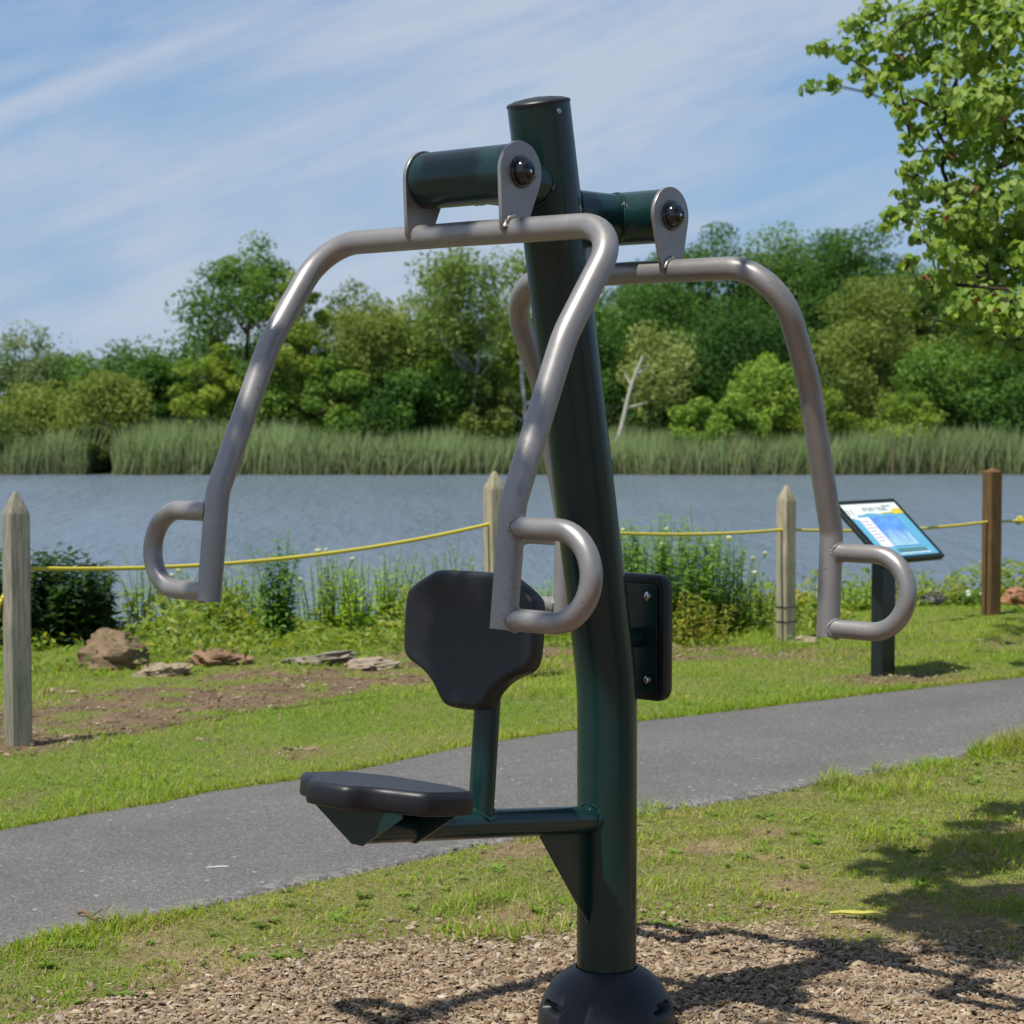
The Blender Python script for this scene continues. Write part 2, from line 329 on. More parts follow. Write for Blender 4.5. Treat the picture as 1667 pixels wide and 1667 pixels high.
# ------------------------------------------------------------------ grass, chips, ground cover
def grass():
    T = [(0, 0, 0), (.5, .10, .5), (0, .42, 1.0), (-.5, .10, .5)]; F = [(0, 1, 2, 3)]
    Vs, Fs, Cs = [], [], []; off = 0
    def put(x, y, hmul, wid, bright):
        nonlocal off
        n = len(x); z = hgt(x, y); a = RNG.uniform(0, 2 * np.pi, n); tl = np.abs(RNG.normal(0, .75, n))
        R = np.zeros((n, 3, 3)); ca, sa, ct, st = np.cos(a), np.sin(a), np.cos(tl), np.sin(tl)
        # lean about local x, then spin about z
        R[:, 0, 0] = ca; R[:, 0, 1] = -sa * ct; R[:, 0, 2] = -sa * st * -1 * -1; R[:, 1, 0] = sa; R[:, 1, 1] = ca * ct; R[:, 1, 2] = ca * st; R[:, 2, 1] = -st; R[:, 2, 2] = ct
        h = hmul * RNG.uniform(.6, 1.25, n); S = np.stack([wid * RNG.uniform(.7, 1.4, n), h, h], 1)
        V, FF = scatter(T, F, np.stack([x, y, z - .004], 1), R, S)
        n1 = fbm(x * 1.1, y * 1.1, 71); n2 = RNG.uniform(0, 1, n); n3 = fbm(x * 3.5, y * 3.5, 72)
        g1 = np.array([.155, .285, .020]); g2 = np.array([.370, .430, .045]); g3 = np.array([.45, .37, .17])
        t = np.clip(.9 * n1 + .55 * (n2 - .5) + .35 * (n3 - .5), 0, 1)[:, None]; c = g1 * (1 - t) + g2 * t
        dry = (RNG.uniform(0, 1, n) < .07 + .20 * sstep(.45, .65, n3) + .35 * bare(x, y))[:, None]; c = np.where(dry, g3 * RNG.uniform(.7, 1.15, (n, 1)), c) * bright
        Vs.append(V); Fs.append(FF + off); Cs.append(np.repeat(c, 4, 0)); off += len(V)
    def area(n, y0, y1, pad=1.3):
        y = RNG.uniform(y0, y1, n); x = RNG.uniform(-1, 1, n) * (.2417 * y1 + pad); k = np.abs(x) < .2417 * y + pad; return x[k], y[k]
    # verge between the chips and the path: sparse, tufted
    x, y = area(330000, 4.6, 9.1, .8); e = fbm(x * 9, y * 9, 77)
    k = (y < yn(x) + .03) & (y > ym(x) - .05 + .25 * (e - .5)) & (RNG.uniform(0, 1, len(x)) > np.minimum(bare(x, y) * 1.1 - .12, .72)); x, y = x[k], y[k]
    cl = fbm(x * 6.5, y * 6.5, 83, 2); k = cl > .28 + .12 * RNG.uniform(-1, 1, len(x)); x, y, cl = x[k], y[k], cl[k]
    tuft = sstep(.5, .72, fbm(x * 2.4, y * 2.4, 78)); put(x, y, (.014 + .030 * tuft) + .045 * sstep(.5, .8, cl) * (.4 + tuft), .0034, 1.0)
    x, y = area(230000, 4.8, 9.1, .7); k = (y < yn(x)) & (y > ym(x)) & (RNG.uniform(0, 1, len(x)) > bare(x, y) * .8); x, y = x[k], y[k]; put(x, y, .013 * np.ones(len(x)), .0030, 1.0)
    # ragged rosettes of broad-leaved weeds
    m = 620; cx = RNG.uniform(-2.2, 3.2, m); cy = RNG.uniform(4.9, 9.0, m); k = (cy < yn(cx) - .02) & (cy > ym(cx)) & (np.abs(cx) < .2417 * cy + .7) & (fbm(cx * 1.3, cy * 1.3, 84) > .42); cx, cy = cx[k], cy[k]; m = len(cx)
    n = m * 13; ci = np.repeat(np.arange(m), 13); az = RNG.uniform(0, 6.28, n); el = RNG.uniform(.0, .5, n); L = RNG.uniform(.016, .040, m)[ci] * RNG.uniform(.7, 1.2, n); d = np.stack([np.cos(az) * np.cos(el), np.sin(az) * np.cos(el), np.sin(el)], 1); sd = np.cross(d, [0, 0, 1.]); sd /= np.linalg.norm(sd, axis=1)[:, None]
    V, FF = scatter(LEAF_T, LEAF_F, np.stack([cx[ci], cy[ci], hgt(cx[ci], cy[ci]) + .004], 1) + d * (L * .5)[:, None], np.stack([sd, d, np.cross(sd, d)], 2), np.stack([L * .6, L, L], 1)); c = np.array([.17, .27, .05]) * RNG.uniform(.7, 1.3, (m, 1))[ci]; Vs.append(V); Fs.append(FF + off); Cs.append(np.repeat(c, 4, 0)); off += len(V)
    # longer tufts along the path's near edge
    x = RNG.uniform(-2.5, 3.4, 26000); y = yn(x) - np.abs(RNG.normal(0, .10, len(x))) + .015; k = fbm(x * 1.7, y * .5, 79) > .52; x, y = x[k], y[k]
    put(x, y, .022 + (.03 + .055 * sstep(-.2, .8, x)) * sstep(.52, .72, fbm(x * 1.7, y * .5, 79)), .0038, 1.)
    # lawn beyond the path
    x, y = area(360000, 6.7, 15.6); k = (y > yf(x) - .02) & (y < yedge(x) + .9) & (RNG.uniform(0, 1, len(x)) > bare(x, y) * 1.1 - .05); x, y = x[k], y[k]
    put(x, y, .022 + .030 * sstep(.42, .7, fbm(x * 2.1, y * 2.1, 80)), .0038, 1.0)
    x = RNG.uniform(-3.2, 4.4, 16000); y = yf(x) + np.abs(RNG.normal(0, .07, len(x))) - .01; put(x, y, .04 * np.ones(len(x)), .0042, .85)
    # dead thatch lying between the blades
    x, y = area(170000, 4.9, 13.5, .9); k = ((y < yn(x)) & (y > ym(x) - .1)) | ((y > yf(x)) & (y < yedge(x)) & (RNG.uniform(0, 1, len(x)) < .28)); x, y = x[k], y[k]; n = len(x); L = RNG.uniform(.012, .05, n)
    V, FF = scatter(LEAF_T, LEAF_F, np.stack([x, y, hgt(x, y) + RNG.uniform(.0, .014, n)], 1), randrot(n, np.array([0, 0, 1.]), .35), np.stack([L * .14, L, L], 1))
    pal = np.array([[.36, .29, .15], [.27, .21, .11], [.20, .145, .08], [.14, .17, .045], [.42, .36, .22]]); c = pal[RNG.choice(5, n)] * RNG.uniform(.7, 1.15, (n, 1)); Vs.append(V); Fs.append(FF + off); Cs.append(np.repeat(c, 4, 0)); off += len(V)
    # flat little leaves of clover and plantain among the blades
    x, y = area(26000, 5.2, 15.0); k = ((y < yn(x)) | (y > yf(x))) & (y > ym(x)) & (y < yedge(x) + .6) & (fbm(x * 1.9, y * 1.9, 81) > .5) & (bare(x, y) < .7); x, y = x[k], y[k]; n = len(x)
    V, FF = scatter(LEAF_T, LEAF_F, np.stack([x, y, hgt(x, y) + RNG.uniform(.01, .035, n)], 1), randrot(n, np.array([0, 0, 1.]), .5), RNG.uniform(.010, .028, n))
    c = np.array([.16, .25, .045]) * RNG.uniform(.7, 1.3, (n, 1)); Vs.append(V); Fs.append(FF + off); Cs.append(np.repeat(c, 4, 0)); off += len(V)
    o = npmesh('grass', np.concatenate(Vs), [np.concatenate(Fs)], M_GRASS, None, np.concatenate(Cs)); tag(o, 'short mown grass with dry patches on both sides of the path', 'grass', kind='stuff')
grass()

def chips():
    n = 170000; y = RNG.uniform(3.9, 6.2, n); x = RNG.uniform(-1, 1, n) * (.2417 * y + .9); e = fbm(x * 9, y * 9, 77)
    k = y < ym(x) + .06 + .30 * (e - .5) - np.where(RNG.uniform(0, 1, n) < .06, -.25, 0); x, y = x[k], y[k]; n = len(x)
    T = [(-.5, -.5, -.5), (.5, -.5, -.5), (.5, .5, -.5), (-.5, .5, -.5), (-.42, -.4, .5), (.46, -.45, .5), (.4, .4, .5), (-.5, .45, .5)]
    F = [(4, 5, 6, 7), (0, 1, 5, 4), (1, 2, 6, 5), (2, 3, 7, 6), (3, 0, 4, 7)]
    L = RNG.lognormal(-4.42, .52, n).clip(.005, .042); S = np.stack([L, L * RNG.uniform(.18, .5, n), RNG.uniform(.0015, .005, n)], 1)
    R = randrot(n, np.array([0, 0, 1.]), .42)
    V, FF = scatter(T, F, np.stack([x, y, hgt(x, y) + RNG.uniform(0, .012, n)], 1), R, S)
    pal = np.array([[.33, .25, .165], [.26, .185, .118], [.18, .12, .074], [.42, .34, .245], [.21, .15, .10], [.09, .06, .04], [.30, .26, .21]])
    c = pal[RNG.choice(7, n, p=[.29, .25, .16, .08, .12, .03, .07])] * RNG.uniform(.8, 1.15, (n, 1))
    tag(npmesh('wood_chips', V, [FF], M_CHIP, None, np.repeat(c, 8, 0)), 'loose brown wood chips spread under the exercise machine', 'wood chips', kind='stuff')
    # bark litter on the bare strip by the fence
    n = 16000; x = RNG.uniform(-3.4, 3.0, n); y = RNG.uniform(8.4, 13.2, n); k = (bare(x, y) > .35) & (y > yf(x) + .3) & (RNG.uniform(0, 1, n) < .6); x, y = x[k], y[k]; n = len(x)
    L = RNG.lognormal(-4.0, .5, n).clip(.008, .06); S = np.stack([L, L * RNG.uniform(.2, .5, n), RNG.uniform(.002, .008, n)], 1)
    V, FF = scatter(T, F, np.stack([x, y, hgt(x, y) + RNG.uniform(0, .01, n)], 1), randrot(n, np.array([0, 0, 1.]), .4), S)
    c = pal[RNG.choice(7, n, p=[.15, .2, .25, .05, .2, .1, .05])] * RNG.uniform(.55, 1.0, (n, 1))
    tag(npmesh('bark_litter', V, [FF], M_CHIP, None, np.repeat(c, 8, 0)), 'dry bark scraps on the bare earth along the rope fence', 'bark litter', kind='stuff')
chips()

# ------------------------------------------------------------------ the exercise machine (local axes: x along the pivots, y away, z up)
TH = math.radians(41.67)
ROOT = empty('exercise_machine', (.2164, 4.86, 0), -TH)
tag(ROOT, 'dark green outdoor chest press machine with taupe arms standing on wood chips', 'exercise machine')
post_line = [(0, .005, .0), (0, .005, .80), (0, -.2385, 2.106)]
pp = fillet(post_line, .75, 12); pp = lerp_path(pp, .09)
def post_axis(z): return float(np.interp(z, [q[2] for q in pp], [q[1] for q in pp]))
PR = .0695
mb = MB(); mb.tube(pp, PR, 48); POST = mb.build('post', M_GREEN, ROOT)
ax = np.array(pp[-1]) - np.array(pp[-2]); ax /= np.linalg.norm(ax)
mb = MB(); mb.lathe([(PR + .0012, -.004), (PR + .0012, .001), (PR - .001, .004), (PR * .75, .0095), (PR * .4, .013), (.001, .0145)], pp[-1], ax, 48); mb.build('post_cap', M_PLASTIC, POST)
mb = MB(); rv = np.array(pp[-1]) - ax * .024; d = np.array([.97, -.22, 0]); d /= np.linalg.norm(d)
mb.lathe([(.006, -.002), (.006, .002), (.004, .004), (.0005, .005)], rv + d * PR, d, 14); mb.build('rivet', M_CHROME, POST)

def bead_on_cyl(mb, c, axis_dir, R, r, along, rad=.0042):
    """weld bead where a tube (radius r, direction axis_dir) meets a cylinder (radius R, direction along) centred at c"""
    a = np.array(axis_dir, float); a /= np.linalg.norm(a); l = np.array(along, float); l /= np.linalg.norm(l); s = np.cross(a, l); s /= np.linalg.norm(s); l = np.cross(s, a)
    pts = []
    for k in range(56):
        t = 2 * math.pi * k / 56; q = r * 1.02; j = random.uniform(-.0008, .0008)
        pts.append(np.array(c) + s * q * math.cos(t) + l * q * math.sin(t) + a * (math.sqrt(max(R * R - (q * math.cos(t)) ** 2, 0)) + j))
    mb.tube(pts, rad, 8, closed=True, jit=.22)

def base_cover():
    prof = [(.160, 0), (.1605, .012), (.160, .024), (.157, .045), (.1515, .062), (.1435, .08), (.133, .097), (.120, .113), (.106, .126), (.090, .137), (.079, .143), (.0745, .1455), (.0715, .1445), (.0700, .139)]
    P = lerp_path([(r, z, 0) for r, z in prof], .0035); seg = 144; rings = []
    view = math.atan2(-(HC * 0 + 4.86), -.2164) + TH      # towards the camera, in local angles
    slots = [view + math.radians(a) for a in (-59, 61, 181)]
    for r, z, _ in P:
        ring = []
        for k in range(seg):
            t = 2 * math.pi * k / seg; q = 0.
            for s in slots:
                da = (t - s + math.pi) % (2 * math.pi) - math.pi
                u = da * .135; w = (z - .066); e = max(abs(u) - .024, 0); dd = math.hypot(e, w)
                q = max(q, 1 - min(1, max(0, (dd - .0085) / .0035)))
            rr = r - .022 * q
            ring.append((rr * math.cos(t), rr * math.sin(t) + .005, z))
        rings.append(ring)
    mb = MB(); mb.grid(rings, True, False, False); mb.build('base_cover', M_PLASTIC, ROOT, 50)
base_cover()

# arm outline in the pivot frame: (sideways u, outward w, height h)
ARM = [(.0, .024, -.122), (.427, .024, -.124), (.424, .194, -.349), (.424, .3446, -.669), (.424, .371, -.903)]
JT, JB = (.424, .352, -.712), (.424, .3655, -.884)
def arm(pv, pz, sgn, rot):
    c, s = math.cos(rot), math.sin(rot)
    def X(u, w, h):
        return (u, pv + sgn * (c * w + s * h), pz - s * w + c * h)
    def XA(u, w, h):                       # the far arm is a little narrower and sits slightly to one side
        return X(u if sgn < 0 else .030 + .928 * u, w, h)
    half = fillet(ARM, [.105 if sgn < 0 else .150, .30, .085], 12)
    full = [(-p[0], p[1], p[2]) for p in half[::-1]][:-1] + [tuple(p) for p in half]
    mb = MB(); mb.tube([XA(*p) for p in lerp_path(full, .05)], .0262, 28); A = mb.build('press_arm', M_TAUPE, ROOT)
    for sd in (-1, 1):
        e = .203; r = .0862; t, b = np.array(JT), np.array(JB); down = (b - t); R = np.linalg.norm(down) / 2; dn = down / np.linalg.norm(down); o = np.array([1., 0, 0])
        pts = [t + o * .0, t + o * (e - R)]; ctr = (t + b) / 2 + o * (e - R)
        for k in range(1, 20):
            a = math.pi * k / 20; pts.append(ctr - dn * R * math.cos(a) + o * R * math.sin(a))
        pts += [b + o * (e - R), b]
        mb = MB(); k0 = XA(sd * JT[0], 0, 0)[0] - sd * JT[0]
        mb.tube([np.array(X(sd * p[0], p[1], p[2])) + np.array([k0, 0, 0]) for p in lerp_path(pts, .03)], .0212, 24)
        legdir = np.array(X(*b)) - np.array(X(*t))
        for q in (t, b): bead_on_cyl(mb, XA(sd * q[0], q[1], q[2]), (sd, 0, 0), .0262, .0212, legdir, .0034)
        mb.build('handle', M_TAUPE, A)
        # bracket plate: round top about the pivot, tapering to the bar
        bw, bh = ARM[0][1], ARM[0][2]; L = math.hypot(bw, bh); da = math.atan2(bw, -bh)      # swing of the plate
        ang = [(-.18 + (math.pi + .36) * k / 28) for k in range(29)]; out = [(.0645 * math.cos(a), .0645 * math.sin(a)) for a in ang]
        out += [(-.043, -L + .03), (-.034, -L - .004), (-.018, -L - .016), (.018, -L - .016), (.034, -L - .004), (.043, -L + .03)]
        x0 = sd * .132
        mb = MB(); P2 = []
        c2, s2 = math.cos(da), math.sin(da)
        for y, z in out: P2.append((c2 * y - s2 * z, s2 * y + c2 * z))      # (w,h) turned by the swing
        rings = []
        for tt, ins in ((0, .001), (.001, 0), (.008, 0), (.009, .001)):
            rings.append([X(x0 + sd * tt, w * (1 - ins * 8), h * (1 - ins * 8)) for w, h in P2])
        mb.grid(rings, True, True, True)
        wq = X(x0 + sd * .010, bw, bh); pts = []
        for k in range(18):
            a = math.pi * (.05 + .9 * k / 17); pts.append((wq[0] + random.uniform(-.001, .001), wq[1] + .028 * math.cos(a), wq[2] + .028 * math.sin(a)))
        mb.tube(pts, .0055, 8, jit=.25)
        mb.build('bracket_plate', M_TAUPE, A, 40)
        # domed bolt cover on a washer
        mb = MB(); cx = X(x0 + sd * .009, 0, 0)
        mb.lathe([(.0345, -.001), (.0345, .003), (.031, .006), (.0285, .006)], cx, (sd, 0, 0), 32); mb.lathe([(.0285, .005), (.0282, .011), (.0262, .0175), (.0225, .0230), (.0170, .0270), (.0110, .0292), (.0078, .0298), (.0072, .0285), (.0070, .0255), (.0005, .0255)], cx, (sd, 0, 0), 32)
        B = mb.build('pivot_bolt', M_BLACKCAP, A, 40)
        mb = MB(); mb.lathe([(.0052, .0), (.0052, .0022), (.003, .003), (.0005, .003)], X(x0 + sd * (.009 + .0256), 0, 0), (sd, 0, 0), 6); mb.build('bolt_head', M_CHROME, B)
    return A
def housing(pv, pz, sgn):
    mb = MB(); a0 = post_axis(pz); mb.tube([(-.1305, pv, pz), (-.128, pv, pz), (.128, pv, pz), (.1305, pv, pz)], [.0585, .0605, .0605, .0585], 44)
    mb.tube([(0, a0, pz), (0, pv - sgn * .01, pz)], .0545, 40, cap=False)
    bead_on_cyl(mb, (0, pv, pz), (0, -sgn, 0), .0605, .0545, (1, 0, 0)); bead_on_cyl(mb, (0, a0, pz), (0, sgn, 0), PR, .0545, (0, -.12, 1))
    mb.build('pivot_housing', M_GREEN, ROOT)
housing(-.455, 1.929, -1); housing(.057, 1.873, 1)
arm(-.455, 1.929, -1, 0.0); arm(.057, 1.873, 1, math.radians(9.4))

# seat beam, gusset, bracket plates
SL = .1235
def beam_z(v): return .489 - SL * v
mb = MB(); mb.tube([(0, -.02, beam_z(-.02)), (0, -.792, beam_z(-.792))], .0318, 32); bead_on_cyl(mb, (0, .005, beam_z(-.05)), (0, -1, SL), PR, .0318, (0, 0, 1), .0048)
BEAM = mb.build('seat_beam', M_GREEN, ROOT)
mb = MB(); mb.prism([(-.060, .468), (-.235, .490), (-.064, .258), (-.060, .25)], .008, Matrix(((0, 0, 1, -.004), (1, 0, 0, 0), (0, 1, 0, 0), (0, 0, 0, 1)))); mb.build('gusset', M_GREEN, BEAM)
for v in (-.800, -.645):
    zt = .532 - SL * v; za = beam_z(v) - .034
    mb = MB(); mb.prism([(-.128, zt), (-.128, zt - .006), (-.016, za), (.016, za), (.128, zt - .006), (.128, zt)], .006, Matrix(((1, 0, 0, 0), (0, 0, 1, v), (0, 1, 0, 0), (0, 0, 0, 1)))); mb.build('seat_bracket', M_GREEN, BEAM)
mb = MB(); u0 = np.array((0, -.429, beam_z(-.429))); ud = np.array((0, .09, 1)); ud /= np.linalg.norm(ud)
mb.tube([u0, u0 + ud * .42], .0285, 30); bead_on_cyl(mb, u0, ud, .0318, .0285, (0, -1, SL), .0046); mb.build('backrest_post', M_GREEN, ROOT)

def chaikin(P, it=2):
    for _ in range(it):
        Q = []
        for i in range(len(P)):
            a, b = np.array(P[i]), np.array(P[(i + 1) % len(P)]); Q += [a * .75 + b * .25, a * .25 + b * .75]
        P = Q
    return P
def pad_mesh(outline, th, M, dish=.006, rnd=.014):
    P = np.array(chaikin(outline, 2)); n = len(P)
    nx = np.roll(P, -1, 0) - np.roll(P, 1, 0); nx = np.stack([nx[:, 1], -nx[:, 0]], 1); nx /= np.linalg.norm(nx, axis=1)[:, None]
    area = .5 * np.sum(P[:, 0] * np.roll(P[:, 1], -1) - np.roll(P[:, 0], -1) * P[:, 1])
    if area < 0: nx = -nx
    c = P.mean(0); rings = []
    def ring(Q, z): rings.append([M @ Vector((q[0], q[1], z)) for q in Q])
    ring(P - nx * .010, -.002); ring(P - nx * .003, 0); ring(P, .005); ring(P, th - rnd)
    for k in range(1, 6):
        a = math.pi / 2 * k / 5; ring(P - nx * rnd * (1 - math.cos(a)), th - rnd + rnd * math.sin(a))
    Q = P - nx * rnd
    for s in (.93, .85, .72, .55, .35, .15, .03):
        ring(c + (Q - c) * s, th - dish * (1 - s ** 2) ** .8)
    mb = MB(); mb.grid(rings, True, True, True); return mb
half = [(.0, .0), (.046, .0), (.066, .014), (.078, .046), (.104, .070), (.150, .085), (.182, .102), (.192, .128), (.192, .238), (.176, .256), (.122, .286), (.096, .298), (.0, .302)]
OUT = half[1:-1] + [(-x, y) for x, y in half[1:-1][::-1]]
# backrest: x along u, length up, thickness towards the sitter (-y)
tb = Vector((0, .09, 1)).normalized(); nb = Vector((1, 0, 0)).cross(tb); nb = -nb if nb.y > 0 else nb
o = Vector((-.022, -.424, .789)); M = Matrix(((1, tb.x * 0, nb.x, o.x), (0, tb.y, nb.y, o.y), (0, tb.z, nb.z, o.z), (0, 0, 0, 1)))
half2 = [(.0, .0), (.046, .0), (.066, .014), (.092, .05), (.126, .076), (.174, .094), (.190, .120), (.190, .238), (.176, .256), (.122, .286), (.096, .298), (.0, .302)]
pad_mesh(half2[1:-1] + [(-x, y) for x, y in half2[1:-1][::-1]], .044, M).build('backrest', M_RUBBER, ROOT, 60)
ts = Vector((0, 1, -SL)).normalized(); ns = Vector((0, SL, 1)).normalized()
o = Vector((-.024, -.872, .534 + SL * .872)); M = Matrix(((1, 0, 0, o.x), (0, ts.y, ns.y, o.y), (0, ts.z, ns.z, o.z), (0, 0, 0, 1)))
pad_mesh(OUT, .047, M, .008).build('seat', M_RUBBER, ROOT, 60)

# upright back pad on the far side, seen from behind
zc = .903
mb = MB(); mb.tube([(0, post_axis(zc), zc), (0, .112, zc)], .024, 24); mb.build('pad_mount', M_GREEN, ROOT)
def rrect(w, h, r, n=6):
    P = []
    for cx, cy, a0 in ((w - r, h - r, 0), (-w + r, h - r, 90), (-w + r, -h + r, 180), (w - r, -h + r, 270)):
        P += [(cx + r * math.cos(math.radians(a0 + 90 * k / n)), cy + r * math.sin(math.radians(a0 + 90 * k / n))) for k in range(n + 1)]
    return P
def pad_rect():
    rings = []
    for y, ins in ((.121, .021), (.118, .020), (.117, .012), (.117, .006), (.120, .001), (.125, 0), (.141, 0), (.147, .003), (.150, .009)):
        rings.append([(x, y, zc + z) for x, z in rrect(.082 - ins, .148 - ins, .030 - ins * .6)])
    mb = MB(); mb.grid(rings, True, True, True); return mb.build('back_pad', M_RUBBER, ROOT, 50)
BP = pad_rect()
mb = MB(); mb.prism(rrect(.059, .125, .012), .006, Matrix(((1, 0, 0, 0), (0, 0, 1, .1135), (0, 1, 0, zc), (0, 0, 0, 1)))); mb.build('mounting_plate', M_GREEN, BP)
for sx in (-1, 1):
    for sz in (-1, 1):
        mb = MB(); q = (sx * .036 - .002, .1135, zc + sz * .098)
        mb.lathe([(.0105, -.001), (.0105, .0015), (.0075, .002), (.0075, .003), (.0070, .007), (.0045, .0095), (.0025, .0098), (.0023, .008), (.0002, .008)], q, (0, -1, 0), 20); mb.build('bolt', M_CHROME, BP)

# ------------------------------------------------------------------ rope fence
M_WOOD = attrmat('weathered_wood', .9, .15, 14, .25)
def wood_grain(base, name):
    m, nt, b = new_mat(name); v = objcoord(nt); mp = N(nt, 'ShaderNodeMapping'); mp.inputs['Scale'].default_value = (14, 14, 1.2); nt.links.new(v, mp.inputs[0])
    f = noise(nt, mp.outputs[0], 5, 6, .65); c = ramp(nt, f, [(.3, tuple(x * .55 for x in base)), (.55, base), (.8, tuple(x * 1.35 for x in base))])
    k = ramp(nt, noise(nt, v, 6, 3), [(.4, (.88, .92, .82)), (.65, (1.06, 1.04, 1.0))]); nt.links.new(mixc(nt, 1.0, c, k, 'MULTIPLY'), b.inputs['Base Color']); b.inputs['Roughness'].default_value = .9; b.inputs['Specular IOR Level'].default_value = .15
    bump(nt, b, f, .5, .008); return m
W_GREY = wood_grain((.27, .25, .21), 'grey_wood'); W_PALE = wood_grain((.36, .32, .235), 'pale_wood'); W_BROWN = wood_grain((.155, .092, .045), 'brown_wood')
FP = []
def fence_post(px, py, top, rz, mat, label, Y=None, tip=.10, w=.092):
    g = G(px, py) if Y is None else np.array([AT(px, 900, Y)[0], Y, 0]); zt = AT(px, top, g[1])[2]; z0 = float(hgt(g[0], g[1])) - .05
    hw = w / 2; b = .006; lean = (random.uniform(-.004, .004), random.uniform(-.006, .006)); rings = []
    for z, s in ((z0, 1), (zt - tip, 1.0), (zt - tip * .85, .94), (zt - .012, .30), (zt, .14)):
        k = hw * s; bb = min(b, k * .4); ring = [(-k + bb, -k), (k - bb, -k), (k, -k + bb), (k, k - bb), (k - bb, k), (-k + bb, k), (-k, k - bb), (-k, -k + bb)]
        rings.append([(x * math.cos(rz) - y * math.sin(rz) + lean[0] * z, x * math.sin(rz) + y * math.cos(rz) + lean[1] * z, z) for x, y in ring])
    mb = MB(); mb.grid(rings, True, True, True); o = mb.build('fence_post', mat, None, 25); o.location = (g[0], g[1], 0)
    tag(o, label, 'fence post', 'posts of the yellow rope fence'); FP.append((g, zt)); return o
fence_post(30, 1214, 800, .62, W_GREY, 'grey weathered pointed fence post beside the dark bush and brown rock')
fence_post(806, 1100, 767, .55, W_PALE, 'pointed fence post half hidden behind the black octagonal backrest', Y=11.1)
p3 = fence_post(1279, 1043, 790, .66, W_PALE, 'pale pointed fence post with two dark wire bands near its foot', w=.09)
fence_post(1613, 1004, 760, .50, W_BROWN, 'brown flat topped fence post just right of the blue information sign', tip=.035, w=.098)
fence_post(1830, 985, 765, .5, W_BROWN, 'brown fence post under the heart leaved tree where the yellow rope ends', tip=.035, w=.098)
for z in (.12, .21):
    mb = MB(); k = .0475; pts = [(x * math.cos(.66) - y * math.sin(.66), x * math.sin(.66) + y * math.cos(.66), z) for x, y in ((-k, -k), (k, -k), (k, k), (-k, k))]
    mb.tube(lerp_path(pts + [pts[0]], .02), .0032, 6); mb.build('wire_band', flat('wire', (.03, .03, .03), .6), p3)
def rope():
    m, nt, b = new_mat('yellow_rope'); v = objcoord(nt); wv = N(nt, 'ShaderNodeTexWave', wave_type='BANDS', bands_direction='DIAGONAL', Scale=26.0); nt.links.new(v, wv.inputs['Vector'])
    nt.links.new(ramp(nt, wv.outputs['Fac'], [(.15, (.45, .36, .03)), (.6, (.72, .60, .06))]), b.inputs['Base Color']); b.inputs['Roughness'].default_value = .6; bump(nt, b, wv.outputs['Fac'], .6, .004)
    A = [AT(-24, 1030, FP[0][0][1] - .02), AT(29, 925, FP[0][0][1] + .03), AT(806, 851, FP[1][0][1]), AT(1279, 862, FP[2][0][1]), AT(1613, 849, FP[3][0][1]), AT(1830, 838, FP[4][0][1])]
    sag = [.0, .075, .045, .03, .01]; pts = []
    for a, c, s in zip(A[:-1], A[1:], sag):
        for k in range(28): t = k / 28; pts.append(a * (1 - t) + c * t - np.array([0, 0, 4 * s * t * (1 - t)]))
    pts.append(A[-1]); mb = MB(); mb.tube(pts, .0095, 10)
    # a knot where the line was joined past the brown post
    kp = AT(1660, 847, 14.7)
    for _ in range(3): mb.tube([kp + np.array([.02 * math.cos(t), .012 * math.sin(2 * t + _), .022 * math.sin(t + _)]) for t in [2 * math.pi * q / 14 for q in range(14)]], .009, 8, closed=True)
    tag(mb.build('rope', m, None, 180), 'long yellow rope strung through the wooden fence posts', 'rope')
rope()

